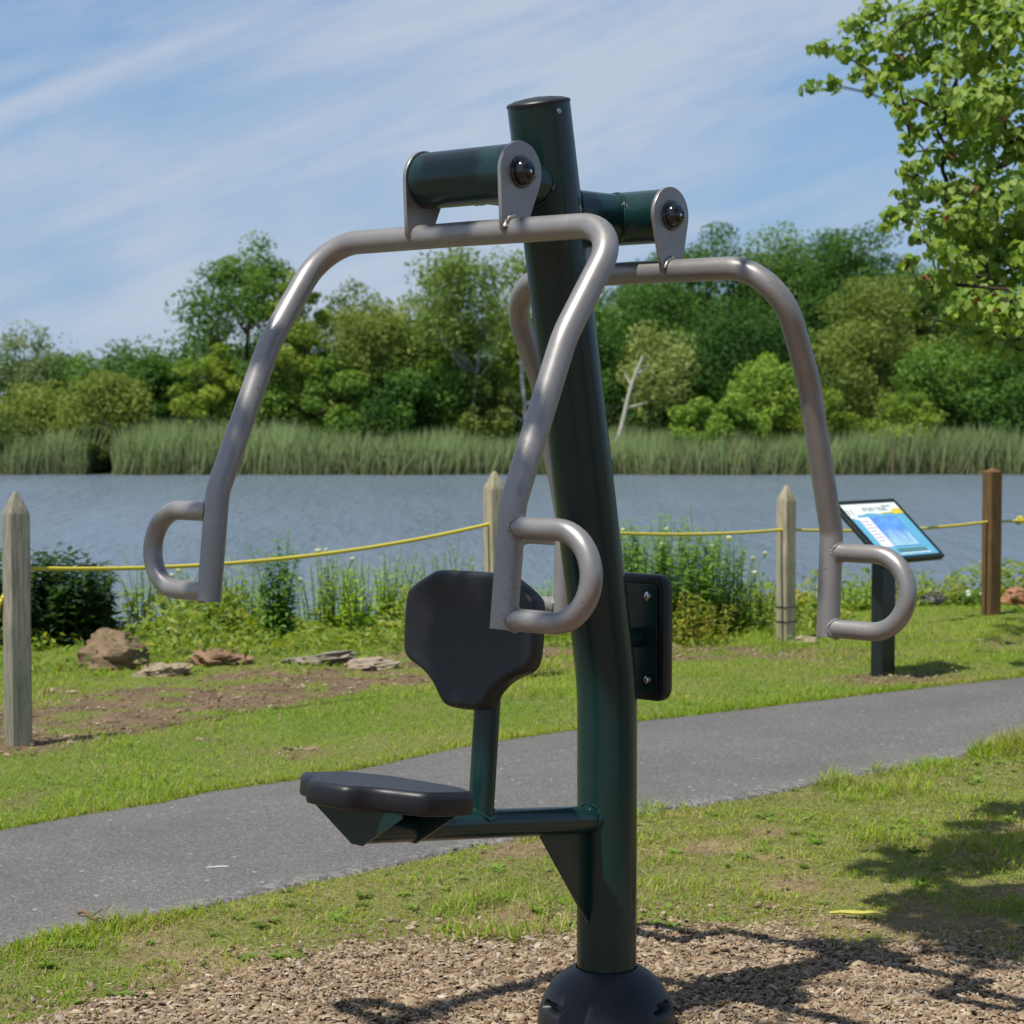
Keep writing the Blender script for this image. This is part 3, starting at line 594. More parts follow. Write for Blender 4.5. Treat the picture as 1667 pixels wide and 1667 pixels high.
# ------------------------------------------------------------------ information sign
def sign():
    g = SIGN; root = empty('information_sign', (g[0], g[1], 0)); tag(root, 'blue and white tilted information sign on a single black post', 'sign')
    M_SP = paint('sign_metal', (.010, .016, .018), (.014, .021, .022), .35, scale=20)
    mb = MB(); mb.box((0, 0, float(hgt(g[0], g[1])) - .05), (.125, .075, .70), math.radians(45), .006); mb.build('post', M_SP, root)
    wv = np.array([math.cos(math.radians(45)), math.sin(math.radians(45)), 0]); t = math.radians(41.5); hs = np.array([-math.sin(math.radians(45)), math.cos(math.radians(45)), 0]); sv = hs * math.cos(t) + np.array([0, 0, 1]) * math.sin(t); nv = np.cross(wv, sv)
    ctr = AT(1448, 862, g[1] + .02) - g; Wd, Hh = .270, .222
    M = Matrix(((wv[0], sv[0], nv[0], ctr[0]), (wv[1], sv[1], nv[1], ctr[1]), (wv[2], sv[2], nv[2], ctr[2]), (0, 0, 0, 1)))
    def rect(x0, y0, x1, y1): return [(x0, y0), (x1, y0), (x1, y1), (x0, y1)]
    mb = MB(); mb.prism(rect(-Wd, -Hh, Wd, Hh), .022, M @ Matrix.Translation((0, 0, -.028))); 
    for q in (rect(-Wd, -Hh, Wd, -Hh + .022), rect(-Wd, Hh - .018, Wd, Hh), rect(-Wd, -Hh + .0222, -Wd + .016, Hh - .0182), rect(Wd - .016, -Hh + .0222, Wd, Hh - .0182)): mb.prism(q, .012, M @ Matrix.Translation((0, 0, -.0055)))
    FR = mb.build('frame', M_SP, root)
    mb = MB(); mb.prism(rect(-.09, -.10, .09, .10), .03, M @ Matrix.Translation((0, 0, -.06))); mb.build('mounting_bracket', M_SP, root)
    x0, x1, y0, y1 = -Wd + .017, Wd - .017, -Hh + .0225, Hh - .0185
    lv = [0]
    def sheet(name, poly, c, parent, z):
        V = [M @ Vector((p[0], p[1], z)) for p in poly]; me = MB(); me.add(V, [tuple(range(len(V)))]); return me.build(name, flat('print_' + name, c, .35, .5), parent)
    P = sheet('panel', rect(x0, y0, x1, y1), (.13, .42, .62), root, 0.0)
    hd = [(x0, y1), (x0, y1 - .125)] + [(x0 + .075 * k / 6, y1 - .125 + .012 * math.sin(k) + .02 * k / 6) for k in range(1, 6)] + [(x0 + .085, y1 - .085), (x0 + .12, y1 - .088)] + [(x0 + .12 + (x1 - x0 - .12) * k / 10, y1 - .088 + .018 * (k / 10) + .008 * math.sin(k * .9)) for k in range(1, 11)] + [(x1, y1)]
    sheet('header', hd, (.80, .86, .84), P, .0008)
    sheet('yellow_wave', [(x1 - .20, y1 - .085), (x1 - .10, y1 - .082), (x1 - .10, y1 - .092), (x1, y1 - .092), (x1, y1 - .052), (x1 - .075, y1 - .050), (x1 - .09, y1 - .074), (x1 - .2, y1 - .076)], (.70, .58, .06), P, .0014)
    sheet('text_column', rect(x0 + .065, y0 + .075, x0 + .165, y1 - .105), (.86, .84, .86), P, .0010)
    # the illustration: a blue sky over pale grasses
    m, nt, b = new_mat('print_picture'); v = objcoord(nt)
    nt.links.new(ramp(nt, noise(nt, v, 14, 4), [(.35, (.07, .20, .66)), (.6, (.14, .36, .80))]), b.inputs['Base Color']); b.inputs['Roughness'].default_value = .35
    pic = MB(); pic.add([M @ Vector((x, y, .0010)) for x, y in rect(x0 + .168, y0 + .075, x1 - .09, y1 - .105)], [(0, 1, 2, 3)]); pic.build('picture', m, P)
    mb = MB(); rs = random.Random(5)
    for k in range(46):
        x = rs.uniform(x0 + .175, x1 - .11); h = rs.uniform(.05, .15); w = rs.uniform(.003, .008); bx = rs.uniform(-.025, .012)
        mb.add([M @ Vector((a, b_, .0015 + k * .000012)) for a, b_ in ((x - w, y0 + .078), (x + w, y0 + .078), (x + bx * .5 + w * .7, y0 + .078 + h * .6), (x + bx, y0 + .078 + h), (x + bx * .5 - w * .5, y0 + .078 + h * .6))], [(0, 1, 2, 3, 4)])
    mb.build('printed_grass', flat('print_grass', (.36, .60, .74), .35), P)
    sheet('footer_strip', rect(x0 + .17, y0 + .030, x1 - .075, y0 + .058), (.09, .22, .24), P, .0012)
    sheet('footer_line', rect(x0 + .17, y0 + .018, x1 - .06, y0 + .0255), (.70, .84, .88), P, .0012)
    def text(s, x, y, size, c, name):
        cu = bpy.data.curves.new(name, 'FONT'); cu.body = s; cu.size = size; cu.extrude = .0003; cu.materials.append(flat('ink_' + name, c, .5))
        tmp = bpy.data.objects.new(name, cu); COL.objects.link(tmp); bpy.context.view_layer.update()
        me = bpy.data.meshes.new_from_object(tmp.evaluated_get(bpy.context.evaluated_depsgraph_get())); bpy.data.objects.remove(tmp)
        to = bpy.data.objects.new(name, me); COL.objects.link(to); to.parent = P; to.matrix_local = M @ Matrix.Translation((x, y, .0022))
    text('STORY TRAIL', x0 + .165, y1 - .062, .038, (.10, .20, .20), 'title_text'); text('11', x0 + .012, y1 - .085, .062, (.12, .22, .22), 'number_text')
    for k in range(7): sheet('text_line', rect(x0 + .075, y1 - .14 - .024 * k, x0 + (.15 if k % 3 else .135), y1 - .132 - .024 * k), (.45, .45, .52), P, .0016)
    sheet('small_print', rect(x1 - .15, y1 - .035, x1 - .07, y1 - .022), (.35, .45, .45), P, .0016)
sign()

# ------------------------------------------------------------------ rocks, stick, marks
def rock(px, py, size, label, c, seed, name='rock', cat='rock', z=0.0, grain=3.0, sink=.3):
    import bmesh
    bm = bmesh.new(); bmesh.ops.create_icosphere(bm, subdivisions=4, radius=1.0); r = random.Random(seed); off = Vector((r.uniform(0, 90), r.uniform(0, 90), r.uniform(0, 90)))
    from mathutils import noise as mn
    for v in bm.verts:
        d = v.co.normalized(); n = mn.fractal(d * 1.1 + off, 1.0, 2.0, 5); q = mn.cell(d * 1.6 + off); v.co = d * (1 + .34 * n + .18 * (q - .5)); v.co = Vector((v.co.x * size[0], v.co.y * size[1], v.co.z * size[2]))
    me = bpy.data.meshes.new(name); bm.to_mesh(me); bm.free(); me.polygons.foreach_set('use_smooth', np.ones(len(me.polygons), dtype=bool)); me.set_sharp_from_angle(angle=math.radians(38))
    m, nt, b = new_mat('stone_' + str(seed)); v = objcoord(nt); mp = N(nt, 'ShaderNodeMapping'); mp.inputs['Scale'].default_value = (1, 1, grain); nt.links.new(v, mp.inputs[0])
    f = noise(nt, mp.outputs[0], 9, 7, .65); nt.links.new(ramp(nt, f, [(.3, tuple(x * .45 for x in c)), (.52, c), (.75, tuple(x * 1.4 for x in c))]), b.inputs['Base Color']); b.inputs['Roughness'].default_value = .95; b.inputs['Specular IOR Level'].default_value = .15; bump(nt, b, f, .8, .03)
    me.materials.append(m); o = bpy.data.objects.new(name, me); COL.objects.link(o); g = G(px, py); o.location = (g[0], g[1], float(hgt(g[0], g[1])) + size[2] * (1 - sink) * .55 + z); o.rotation_euler = (r.uniform(-.1, .1), r.uniform(-.12, .12), r.uniform(-.6, .6))
    tag(o, label, cat, 'rocks along the pond edge'); return o
rock(184, 1086, (.215, .17, .150), 'large brown layered rock on the grass right of the grey fence post', (.20, .14, .088), 3)
rock(352, 1084, (.17, .12, .065), 'low flat reddish brown rock right of the large brown rock', (.27, .165, .10), 5)
rock(268, 1098, (.17, .13, .05), 'pale flat broken rock below the large brown rock', (.30, .235, .165), 8)
rock(520, 1083, (.22, .13, .045), 'grey flat rock lying on bare earth left of the backrest', (.25, .215, .175), 12)
rock(600, 1088, (.15, .10, .04), 'small tan flat rock beside the backrest edge', (.30, .24, .18), 14)
rock(1521, 986, (.10, .08, .07), 'round grey rock at the water edge behind the black sign post', (.19, .18, .18), 17)
rock(1655, 985, (.13, .10, .085), 'rust orange rock at the water edge right of the brown post', (.33, .17, .09), 19)
rock(1312, 1046, (.09, .06, .03), 'small sandy stone at the foot of the banded fence post', (.34, .27, .19), 23)
def stick():
    a, b = G(127, 1499), G(172, 1511); mb = MB(); pts = [a + (b - a) * t + np.array([0, .01 * math.sin(t * 5), .022 + .006 * math.sin(t * 9)]) for t in [k / 12 for k in range(13)]]
    mb.tube(pts, [.0055 * (1 - .6 * k / 12) for k in range(13)], 8); mb.tube([pts[5], pts[5] + np.array([.03, .03, .015])], [.003, .0015], 6)
    tag(mb.build('stick', wood_grain((.20, .12, .07), 'twig_bark'), None, 60), 'thin brown stick lying on the near edge of the path', 'stick')
stick()
def streak(name, pts, w, c, z, label, cat):
    P = [G(*q) for q in pts]; L, R = [], []
    for i, p in enumerate(P):
        k = w * random.uniform(.6, 1.2) * (.35 if i in (0, len(P) - 1) else 1); zz = (z if z else float(hgt(p[0], p[1])) + .018)
        L.append((p[0], p[1] - k, zz)); R.append((p[0], p[1] + k, zz + .004))
    n = len(P); F = [(i, i + 1, n + i + 1, n + i) for i in range(n - 1)]; mb = MB(); mb.add(L + R, F); mb.add([(a, b, q - .004) for a, b, q in L + R], [f[::-1] for f in F]); tag(mb.build(name, flat(name + '_colour', c, .7), None, 60), label, cat)
streak('plastic_strip', [(1350, 1497), (1368, 1495), (1385, 1496), (1405, 1497), (1424, 1496), (1444, 1500)], .010, (.42, .38, .07), None, 'yellow strip lying in the grass at lower right', 'strip')
streak('paint_mark', [(336, 1426), (345, 1425), (356, 1424), (372, 1424)], .004, (.36, .36, .34), .0245, 'short whitish scuff mark on the grey path', 'mark')

# ------------------------------------------------------------------ weeds on the bank
def weed(x, y, h, ns, spread, label, cat, leaf=.07, c=(.06, .13, .03), c2=(.12, .17, .03), flowers=None, nl=26, name='weed_clump', group='weeds along the pond bank', narrow=.5, zoff=0.0, droop=.2):
    g0 = float(hgt(x, y)) + zoff; root = empty(name, (x, y, g0)); tag(root, label, cat, group)
    LP, LR, LS, LC, FPs = [], [], [], [], []; mb = MB(); ns = int(ns * 1.7)
    for s in range(ns):
        a = random.uniform(0, 6.28); r = spread * math.sqrt(random.random()); bx, by = r * math.cos(a), r * math.sin(a); hh = h * (1.02 if s == 0 else random.uniform(.78, 1.02) * (1 - .22 * (r / spread) ** 2))
        lx, ly = random.gauss(0, .10) + .25 * bx / spread * .5, random.gauss(0, .10); pts = [np.array([bx + lx * hh * t * t, by + ly * hh * t * t, hh * t - .03]) for t in [k / 6 for k in range(7)]]
        mb.tube(pts, [.0045 * (1 - .7 * k / 6) for k in range(7)], 5)
        for k in range(nl):
            t = .10 + .90 * (k + random.random()) / nl; p = np.array([bx + lx * hh * t * t, by + ly * hh * t * t, hh * t - .03]); az = random.uniform(0, 6.28); el = random.uniform(-.3, .7)
            d = np.array([math.cos(az) * math.cos(el), math.sin(az) * math.cos(el), math.sin(el) - droop]); d /= np.linalg.norm(d); L = leaf * random.uniform(.6, 1.3) * (1.2 - .6 * t)
            sd = np.cross(d, [0, 0, 1.]); sd /= np.linalg.norm(sd) + 1e-9; LP.append(p + d * L * .5); LR.append(np.stack([sd, d, np.cross(sd, d)], 1)); LS.append((L * narrow, L, L)); q = random.random(); LC.append((np.array(c) * (1 - q) + np.array(c2) * q) * np.array([2.5, 2.2, 1.7]))
        if flowers and random.random() < flowers[1]: FPs.append(pts[-1])
    V, FF = scatter(LEAF_T, LEAF_F, np.array(LP), np.array(LR), np.array(LS)); SV = np.array(mb.v); fs = [FF] + [np.array(f) + len(V) for f in mb.f.values()]
    npmesh('foliage', np.concatenate([V, SV]), fs, M_LEAF, root, np.concatenate([np.repeat(np.array(LC), 4, 0), np.tile([[.10, .15, .045]], (len(SV), 1))]))
    for p in FPs:
        q = random.uniform(.012, .026); m2 = MB(); m2.grid([[p + np.array([q * f * random.uniform(.8, 1.2) * math.cos(t), q * f * random.uniform(.8, 1.2) * math.sin(t), zz + random.uniform(-.003, .003)]) for t in [6.283 * k / 11 for k in range(11)]] for f, zz in ((.08, -.03), (.9, -.006), (1.0, 0), (.55, .008), (.05, .010))])
        npmesh('flower_head', np.array(m2.v), [np.array(f) for f in m2.f.values()], M_LEAF, root, np.tile(np.array(flowers[0]), (len(m2.v), 1)))
    return root
def weed_px(px, py, top, Y, **k):
    p = AT(px, py, Y); zt = AT(px, top, Y)[2]; x = p[0]; return weed(x, Y, zt - float(hgt(x, Y)), **k)
GREENS = dict(c=(.075, .145, .03), c2=(.15, .215, .04))
weed_px(65, 1040, 880, 12.9, ns=50, spread=.42, nl=34, leaf=.125, label='dark green bush behind the grey fence post at the water edge', cat='bush', name='bush', c=(.009, .024, .010), c2=(.022, .050, .016), narrow=.8)
weed_px(450, 1070, 862, 13.0, ns=9, spread=.09, nl=60, leaf=.085, label='tallest dark leafy weed right of the left press arm', cat='weed', c=(.04, .105, .03), c2=(.08, .15, .035))
weed_px(232, 1050, 900, 13.3, ns=9, spread=.10, nl=24, leaf=.06, label='thin pale weeds rising behind the large brown rock', cat='weed', **GREENS)
weed_px(300, 1050, 905, 13.5, ns=13, spread=.16, nl=24, leaf=.06, flowers=((.62, .63, .54), .16), label='loose weeds below the left handle with white flower heads', cat='weed', **GREENS)
weed_px(385, 1060, 905, 13.3, ns=18, spread=.18, nl=26, leaf=.07, flowers=((.62, .63, .54), .10), label='leafy weeds between the left handle and the tall dark weed', cat='weed', **GREENS)
weed_px(535, 1060, 885, 13.9, ns=20, spread=.2, nl=26, leaf=.06, flowers=((.62, .63, .54), .12), label='white flowered weeds right of the tall dark weed', cat='weed', **GREENS)
weed_px(600, 1060, 895, 13.7, ns=24, spread=.24, nl=26, leaf=.065, label='bright green weeds just left of the backrest', cat='weed', c=(.08, .17, .025), c2=(.17, .23, .04))
weed_px(655, 1050, 875, 14.2, ns=10, spread=.18, nl=28, leaf=.06, label='tall thin weeds by the upper left corner of the backrest', cat='weed', **GREENS)
weed_px(740, 1050, 872, 14.2, ns=16, spread=.26, nl=26, leaf=.06, label='weeds showing above the backrest beside the half hidden post', cat='weed', **GREENS)
weed_px(880, 1060, 935, 13.7, ns=16, spread=.2, nl=26, leaf=.07, label='weeds seen through the near handle left of the machine post', cat='weed', c=(.08, .16, .025), c2=(.15, .22, .04))
weed_px(1075, 1045, 828, 13.4, ns=75, spread=.36, nl=44, leaf=.08, flowers=((.66, .66, .58), .04), label='big dense green weed thicket right of the machine post', cat='weed thicket', name='weed_thicket', c=(.055, .125, .04), c2=(.105, .18, .05))
weed_px(1140, 1045, 815, 13.6, ns=5, spread=.10, nl=30, leaf=.06, label='tallest sprig sticking up from the thicket above the rope', cat='weed', **GREENS)
weed_px(1165, 1045, 855, 13.5, ns=22, spread=.22, nl=34, leaf=.065, flowers=((.66, .66, .58), .12), label='right shoulder of the thicket with small white flowers', cat='weed thicket', name='weed_thicket', c=(.055, .13, .035), c2=(.11, .19, .045))
weed_px(1105, 1050, 950, 12.9, ns=26, spread=.30, nl=22, leaf=.06, label='yellowing low weeds at the foot of the dense thicket', cat='weed', c=(.08, .11, .025), c2=(.17, .165, .035))
weed_px(1232, 1040, 905, 13.9, ns=8, spread=.14, nl=20, leaf=.05, flowers=((.66, .66, .58), .25), label='thin white flowered weeds between the thicket and banded post', cat='weed', **GREENS)
weed_px(1322, 1010, 950, 14.4, ns=20, spread=.16, nl=20, leaf=.05, flowers=((.50, .42, .05), .35), label='yellow flowered weed right of the banded fence post', cat='weed', c=(.10, .16, .03), c2=(.22, .22, .04))
weed_px(1400, 1010, 935, 15.0, ns=16, spread=.25, nl=22, leaf=.06, label='green weeds behind the right handle beside the sign post', cat='weed', **GREENS)
weed_px(1580, 1000, 955, 15.2, ns=24, spread=.18, nl=24, leaf=.06, flowers=((.8, .8, .8), .10), label='dark leafy weed at the foot of the brown fence post', cat='weed', c=(.03, .075, .022), c2=(.07, .12, .03))
weed_px(1495, 1005, 965, 15.2, ns=12, spread=.2, nl=20, leaf=.05, label='low weeds left of the round grey rock', cat='weed', **GREENS)
def cover():
    n = 52000; x = RNG.uniform(-4.2, 5.0, n); d = RNG.normal(-.5, .65, n); y = yedge(x) + d; m_ = fbm(x * 1.6, y * 1.6, 91)
    k = (m_ > .40) & (np.abs(x) < .2417 * y + 1.2) & (d < 1.2) & ((x < 2.2) | (d > -.4)) & (bare(x, y) < .55); x, y, m_ = x[k], y[k], m_[k]; n = len(x)
    h = RNG.uniform(0, 1, n) ** 1.3 * (.05 + .24 * sstep(.42, .65, m_)); L = RNG.uniform(.025, .06, n)
    R = randrot(n, np.array([0, 0, 1.]), .9); V, FF = scatter(LEAF_T, LEAF_F, np.stack([x, y, hgt(x, y) + h], 1), R, np.stack([L * .8, L * 1.3, L], 1))
    t = RNG.uniform(0, 1, (n, 1)); c = np.array([.13, .22, .032]) * (1 - t) + np.array([.29, .34, .055]) * t; ye = (RNG.uniform(0, 1, n) < .07)[:, None]; c = np.where(ye, np.array([.33, .30, .045]), c)
    tag(npmesh('ground_cover', V, [FF], M_LEAF, None, np.repeat(c, 4, 0)), 'low yellow green herbs covering the top of the pond bank', 'ground cover', kind='stuff')
cover()

# ------------------------------------------------------------------ far shore: reeds, trees
def reeds():
    n = 130000; x = RNG.uniform(-50, 60, n); y = 84.6 + RNG.beta(1.1, 1.6, n) * 9.5; e = 1.6 * (fbm(x * .12, y * .0, 101) - .5) + 1.2 * (fbm(x * .9, y * .0, 102) - .5)
    gap = (np.abs(x + 16.6) < .35 + .5 * fbm(x, y, 7)); k = (y > 84.9 + e) & ~gap; x, y = x[k], y[k]; n = len(x)
    T = [(-.5, 0, 0), (.5, 0, 0), (.35, .06, .6), (0, .22, 1.0), (-.35, .06, .6)]; F = [(0, 1, 2, 4), (4, 2, 3, 3)]
    z = hgt(x, y); h = (.75 + .95 * fbm(x * .22, y * .22, 103) + .95 * fbm(x * 1.1, y * 1.1, 104)) * RNG.uniform(.6, 1.14, n); a = RNG.normal(.3, .8, n); tl = RNG.normal(.05, .20, n)
    R = np.zeros((n, 3, 3)); ca, sa = np.cos(a), np.sin(a); R[:, 0, 0] = ca; R[:, 0, 1] = -sa; R[:, 1, 0] = sa; R[:, 1, 1] = ca; R[:, 2, 2] = 1; R[:, 0, 2] = tl
    V, FF = scatter(T, [(0, 1, 2, 4)], np.stack([x, y, z], 1), R, np.stack([RNG.uniform(.03, .075, n), h * .5, h], 1))
    _, F2 = scatter(T, [(4, 2, 3)], np.stack([x, y, z], 1), R, np.ones(n))
    t = fbm(x * .5, y * .5, 105)[:, None] * .7 + RNG.uniform(0, .3, (n, 1)); g = np.array([.165, .235, .090]) * (1 - t) + np.array([.31, .380, .185]) * t
    tan = np.array([.22, .18, .10]); g = g * (.8 + .45 * fbm(x * .9, y * .4, 107))[:, None]; c = np.repeat(g, 5, 0).reshape(n, 5, 3); c[:, :2] = .35 * g[:, None, :] + .65 * tan * RNG.uniform(.6, 1.1, (n, 1, 1))
    dead = RNG.uniform(0, 1, n) < .05; c[dead] = np.array([.22, .19, .11])
    tag(npmesh('reeds', V, [FF, F2], M_FARLEAF, None, c.reshape(-1, 3)), 'tall green reed bed along the far shore of the pond', 'reeds', kind='stuff')
reeds()

def crown_points(n, R, H, z0, ncl, cl, openness, seed):
    r = np.random.default_rng(seed); cs = []
    while len(cs) < ncl:
        p = r.uniform(-1, 1, 3); q = (np.abs(p) ** 2.8).sum() ** (1 / 2.8)
        if q > 1 or q < openness: continue
        cs.append(p)
    cs = np.array(cs); w = 1 - .35 * np.clip(cs[:, 2], 0, 1) ** 2; C = np.stack([cs[:, 0] * R * w, cs[:, 1] * R * w, z0 + (cs[:, 2] * .5 + .5) * H], 1)
    rad = cl * r.uniform(.45, 1.5, ncl); n = int(n); idx = r.choice(ncl, n, p=rad ** 2 / np.sum(rad ** 2)); d = r.normal(size=(n, 3)); q = np.minimum(np.linalg.norm(d, axis=1), 1.9); d /= np.linalg.norm(d, axis=1)[:, None]; st = r.uniform(.7, 1.5, (ncl, 3))
    P = C[idx] + d * (rad[idx] * q * .50)[:, None] * st[idx] * np.array([1.15, 1.15, .85]); return P, C, d, idx, rad
def tree(name, x, y, z, H, R, label, cat, c, c2, leaf=.19, n=5000, ncl=44, cl=None, z0=.12, openness=.35, bark=(.10, .08, .06), trunk_r=None, group='trees on the far shore', mat=None, lean=(0, 0), seed=None, limbs=9, T=LEAF_T, F=LEAF_F, branches=None):
    seed = seed if seed is not None else random.randint(1, 99999); root = empty(name, (x, y, z)); tag(root, label, cat, group); r = np.random.default_rng(seed)
    ncl = int(ncl * 1.5); n = int(n * 2.2); P, C, d, idx, rad = crown_points(n, R, H * (1 - z0), H * z0, ncl, cl or R * .29, openness, seed); P[:, 0] += lean[0] * P[:, 2]; C[:, 0] += lean[0] * C[:, 2]
    up = d * .8 + np.array([0, 0, .40]); Rm = randrot(n, up, 1.15); s = leaf * r.uniform(.5, 1.3, n); V, FF = scatter(T, F, P, Rm, s)
    tone = r.uniform(.0, 1, ncl)[idx][:, None] * .75 + r.uniform(0, .25, (n, 1)); col = (np.array(c) * (1 - tone) + np.array(c2) * tone) * np.array([2.45, 2.35, 1.85])
    npmesh('crown', V, [FF], mat or M_FARLEAF, root, np.repeat(col, len(T), 0))
    tr = trunk_r or H * .016; mb = MB(); top = np.array([lean[0] * H * .8, 0, H * .82]); tp = [np.array([0, 0, -.3]) * (1 - t) + top * t + np.array([.02 * H * math.sin(5 * t + seed), .02 * H * math.cos(4 * t + seed), 0]) * t for t in [k / 8 for k in range(9)]]
    mb.tube(tp, [tr * (1.15 - .95 * k / 8) for k in range(9)], 9)
    for k in r.choice(len(C), min(limbs, len(C)), replace=False):
        e = C[k]; zt = max(.15 * H, e[2] - .30 * H * r.uniform(.5, 1.0)); b = np.array([np.interp(zt, [q[2] for q in tp], [q[0] for q in tp]), np.interp(zt, [q[2] for q in tp], [q[1] for q in tp]), zt]); m_ = (b + e) / 2 + np.array([0, 0, -.03 * H]); mb.tube([b, m_, e], [tr * .42, tr * .28, tr * .10], 6)
    t = mb.build('trunk', M_BARK, root, 180); at = t.data.attributes.new('col', 'FLOAT_COLOR', 'POINT'); at.data.foreach_set('color', np.tile(np.array([*bark, 1], dtype=np.float32), len(t.data.vertices))); return root
def ftree(px, top, hw, Y, label, c, c2, cat='tree', name='tree', **k):
    p = AT(px, 690, Y); x = p[0]; z = float(hgt(x, Y)); zt = AT(px, top, Y)[2]; R = hw * Y / FPX; return tree(name, x, Y, z, (zt - z) / .99, R, label, cat, c, c2, **k)
DK = ((.018, .046, .014), (.045, .090, .022)); MD = ((.030, .066, .016), (.075, .125, .028)); YG = ((.055, .095, .018), (.13, .165, .034)); BR = ((.065, .115, .022), (.115, .165, .036)); OL = ((.055, .080, .022), (.11, .135, .042)); GR = ((.06, .085, .045), (.12, .15, .085))
ftree(400, 398, 88, 91, 'tall dark full tree inside the curve of the left press arm', *MD, n=9000, ncl=60, z0=.05, seed=41)
ftree(492, 440, 54, 90, 'yellow green tree leaning against the right side of the tallest left tree', *YG, n=5500, ncl=40, z0=.04, seed=42)
ftree(342, 560, 52, 89.5, 'bright lower tree in front of the tallest left tree', *YG, n=4500, ncl=34, z0=.05, seed=43)
ftree(45, 528, 50, 104, 'thin airy tree standing above the low wood at far left', *GR, n=1100, ncl=16, z0=.45, openness=.2, cl=.5, seed=44)
ftree(170, 622, 78, 89, 'round olive green tree at left behind the reeds', *OL, n=6000, ncl=44, z0=.02, seed=45)
ftree(55, 640, 75, 90, 'dull olive tree at the left edge above the reeds', *OL, n=6000, ncl=44, z0=.02, seed=46)
ftree(12, 690, 55, 87, 'dark willow like shrub overhanging the water at the left edge', (.030, .05, .016), (.07, .09, .03), cat='shrub', name='shrub', n=4200, ncl=34, z0=.0, seed=47)
ftree(160, 700, 34, 86.6, 'small dark shrub standing in the gap of the reed bed', (.020, .034, .012), (.05, .065, .022), cat='shrub', name='shrub', n=2400, ncl=20, z0=.0, seed=48)
ftree(258, 590, 50, 93, 'dark rounded tree left of the tallest left tree', *DK, n=5000, ncl=36, z0=.03, seed=49)
ftree(110, 570, 60, 108, 'mid green round top in the low wood right of the airy tree', *MD, n=4000, ncl=36, z0=.2, seed=50)
ftree(215, 566, 60, 110, 'dark dome shaped top on the skyline left of the tallest left tree', *DK, n=4000, ncl=36, z0=.2, seed=51)
ftree(582, 466, 54, 96, 'thin grey green tree with sky showing through right of the left arm', *GR, n=1900, ncl=24, z0=.42, openness=.3, cl=.5, seed=52)
ftree(690, 455, 56, 97, 'sparse spreading tree left of the tall pale trunked tree', *GR, n=2000, ncl=24, z0=.45, openness=.3, cl=.55, seed=53)
ftree(765, 408, 86, 88.3, 'tall open crowned tree with a bare pale grey trunk', (.045, .075, .022), (.10, .135, .04), n=3600, ncl=30, z0=.56, openness=.3, cl=.75, bark=(.30, .28, .24), trunk_r=.10, limbs=16, lean=(.06, 0), seed=54)
ftree(610, 500, 88, 90, 'wide olive tree below the sparse skyline trees', *OL, n=8000, ncl=60, z0=.02, seed=55)
ftree(545, 590, 60, 88.6, 'small dark bushy tree right of the left press arm', *MD, n=5000, ncl=36, z0=.02, seed=56)
ftree(725, 520, 78, 90, 'mid green bushy tree left of the pale trunk', *MD, n=6500, ncl=50, z0=.02, seed=57)
ftree(842, 490, 66, 91, 'yellow green bushy tree between the pale trunk and machine post', *YG, n=5500, ncl=40, z0=.03, seed=58)
ftree(790, 610, 52, 88.5, 'low pale shrub at the reeds under the pale trunk', *OL, cat='shrub', name='shrub', n=3600, ncl=30, z0=.0, seed=59)
ftree(660, 600, 62, 88.5, 'low dark tree in the middle of the left wood above the reeds', *DK, n=4500, ncl=34, z0=.0, seed=60)
ftree(925, 440, 90, 99, 'large dark tree hidden behind the leaning machine post', *DK, n=6500, ncl=50, z0=.05, seed=61)
ftree(1060, 450, 92, 100, 'dark tree just right of the machine post on the hill', *DK, n=7000, ncl=54, z0=.05, seed=62)
ftree(1155, 378, 96, 108, 'tall dark hill tree under the right press arm shoulder', *DK, n=7500, ncl=54, z0=.05, seed=63)
ftree(1268, 376, 84, 110, 'twin topped tall hill tree right of the arm bend', *MD, n=7000, ncl=54, z0=.05, seed=64)
ftree(1398, 358, 84, 106, 'tallest dark hill tree on the right skyline beside the redbud', *DK, n=7500, ncl=54, z0=.05, seed=65)
ftree(1338, 384, 70, 112, 'rounded hill tree on the skyline between the two tallest hill trees', *DK, n=6500, ncl=50, z0=.05, seed=79)
ftree(1080, 405, 66, 109, 'dark hill tree just above the far right bracket plate bar', *DK, n=6000, ncl=46, z0=.05, seed=80)
ftree(1215, 490, 96, 97, 'broad very dark tree behind the bright shrubs', (.012, .036, .012), (.032, .068, .02), n=9000, ncl=60, z0=.02, seed=66)
ftree(1100, 560, 70, 95, 'dark green tree behind the leaning white trunk', *DK, n=5500, ncl=44, z0=.02, seed=67)
ftree(1490, 440, 84, 104, 'olive topped hill tree behind the redbud tips', *OL, n=6500, ncl=50, z0=.05, seed=68)
ftree(1610, 450, 90, 103, 'hill tree hidden mostly behind the redbud at right edge', *MD, n=6000, ncl=50, z0=.05, seed=69)
ftree(1420, 470, 96, 95, 'large yellow olive tree right of the right press arm', *OL, n=8500, ncl=60, z0=.02, seed=70)
ftree(1540, 560, 84, 91, 'mid green tree above the reeds behind the sign', *MD, n=7500, ncl=54, z0=.02, seed=71)
ftree(1640, 580, 70, 90, 'dark green tree at the right edge above the reeds', *DK, n=6000, ncl=46, z0=.02, seed=72)
ftree(1258, 585, 62, 89, 'bright green tall shrub beside the right press arm', *BR, cat='shrub', name='shrub', n=5500, ncl=36, z0=.0, seed=73)
ftree(1128, 655, 42, 87.5, 'small bright green shrub left of the other bright shrubs', *BR, cat='shrub', name='shrub', n=3000, ncl=22, z0=.0, seed=74)
ftree(1192, 650, 42, 87.0, 'lime green shrub growing out into the reeds', *BR, cat='shrub', name='shrub', n=3200, ncl=22, z0=.0, seed=75)
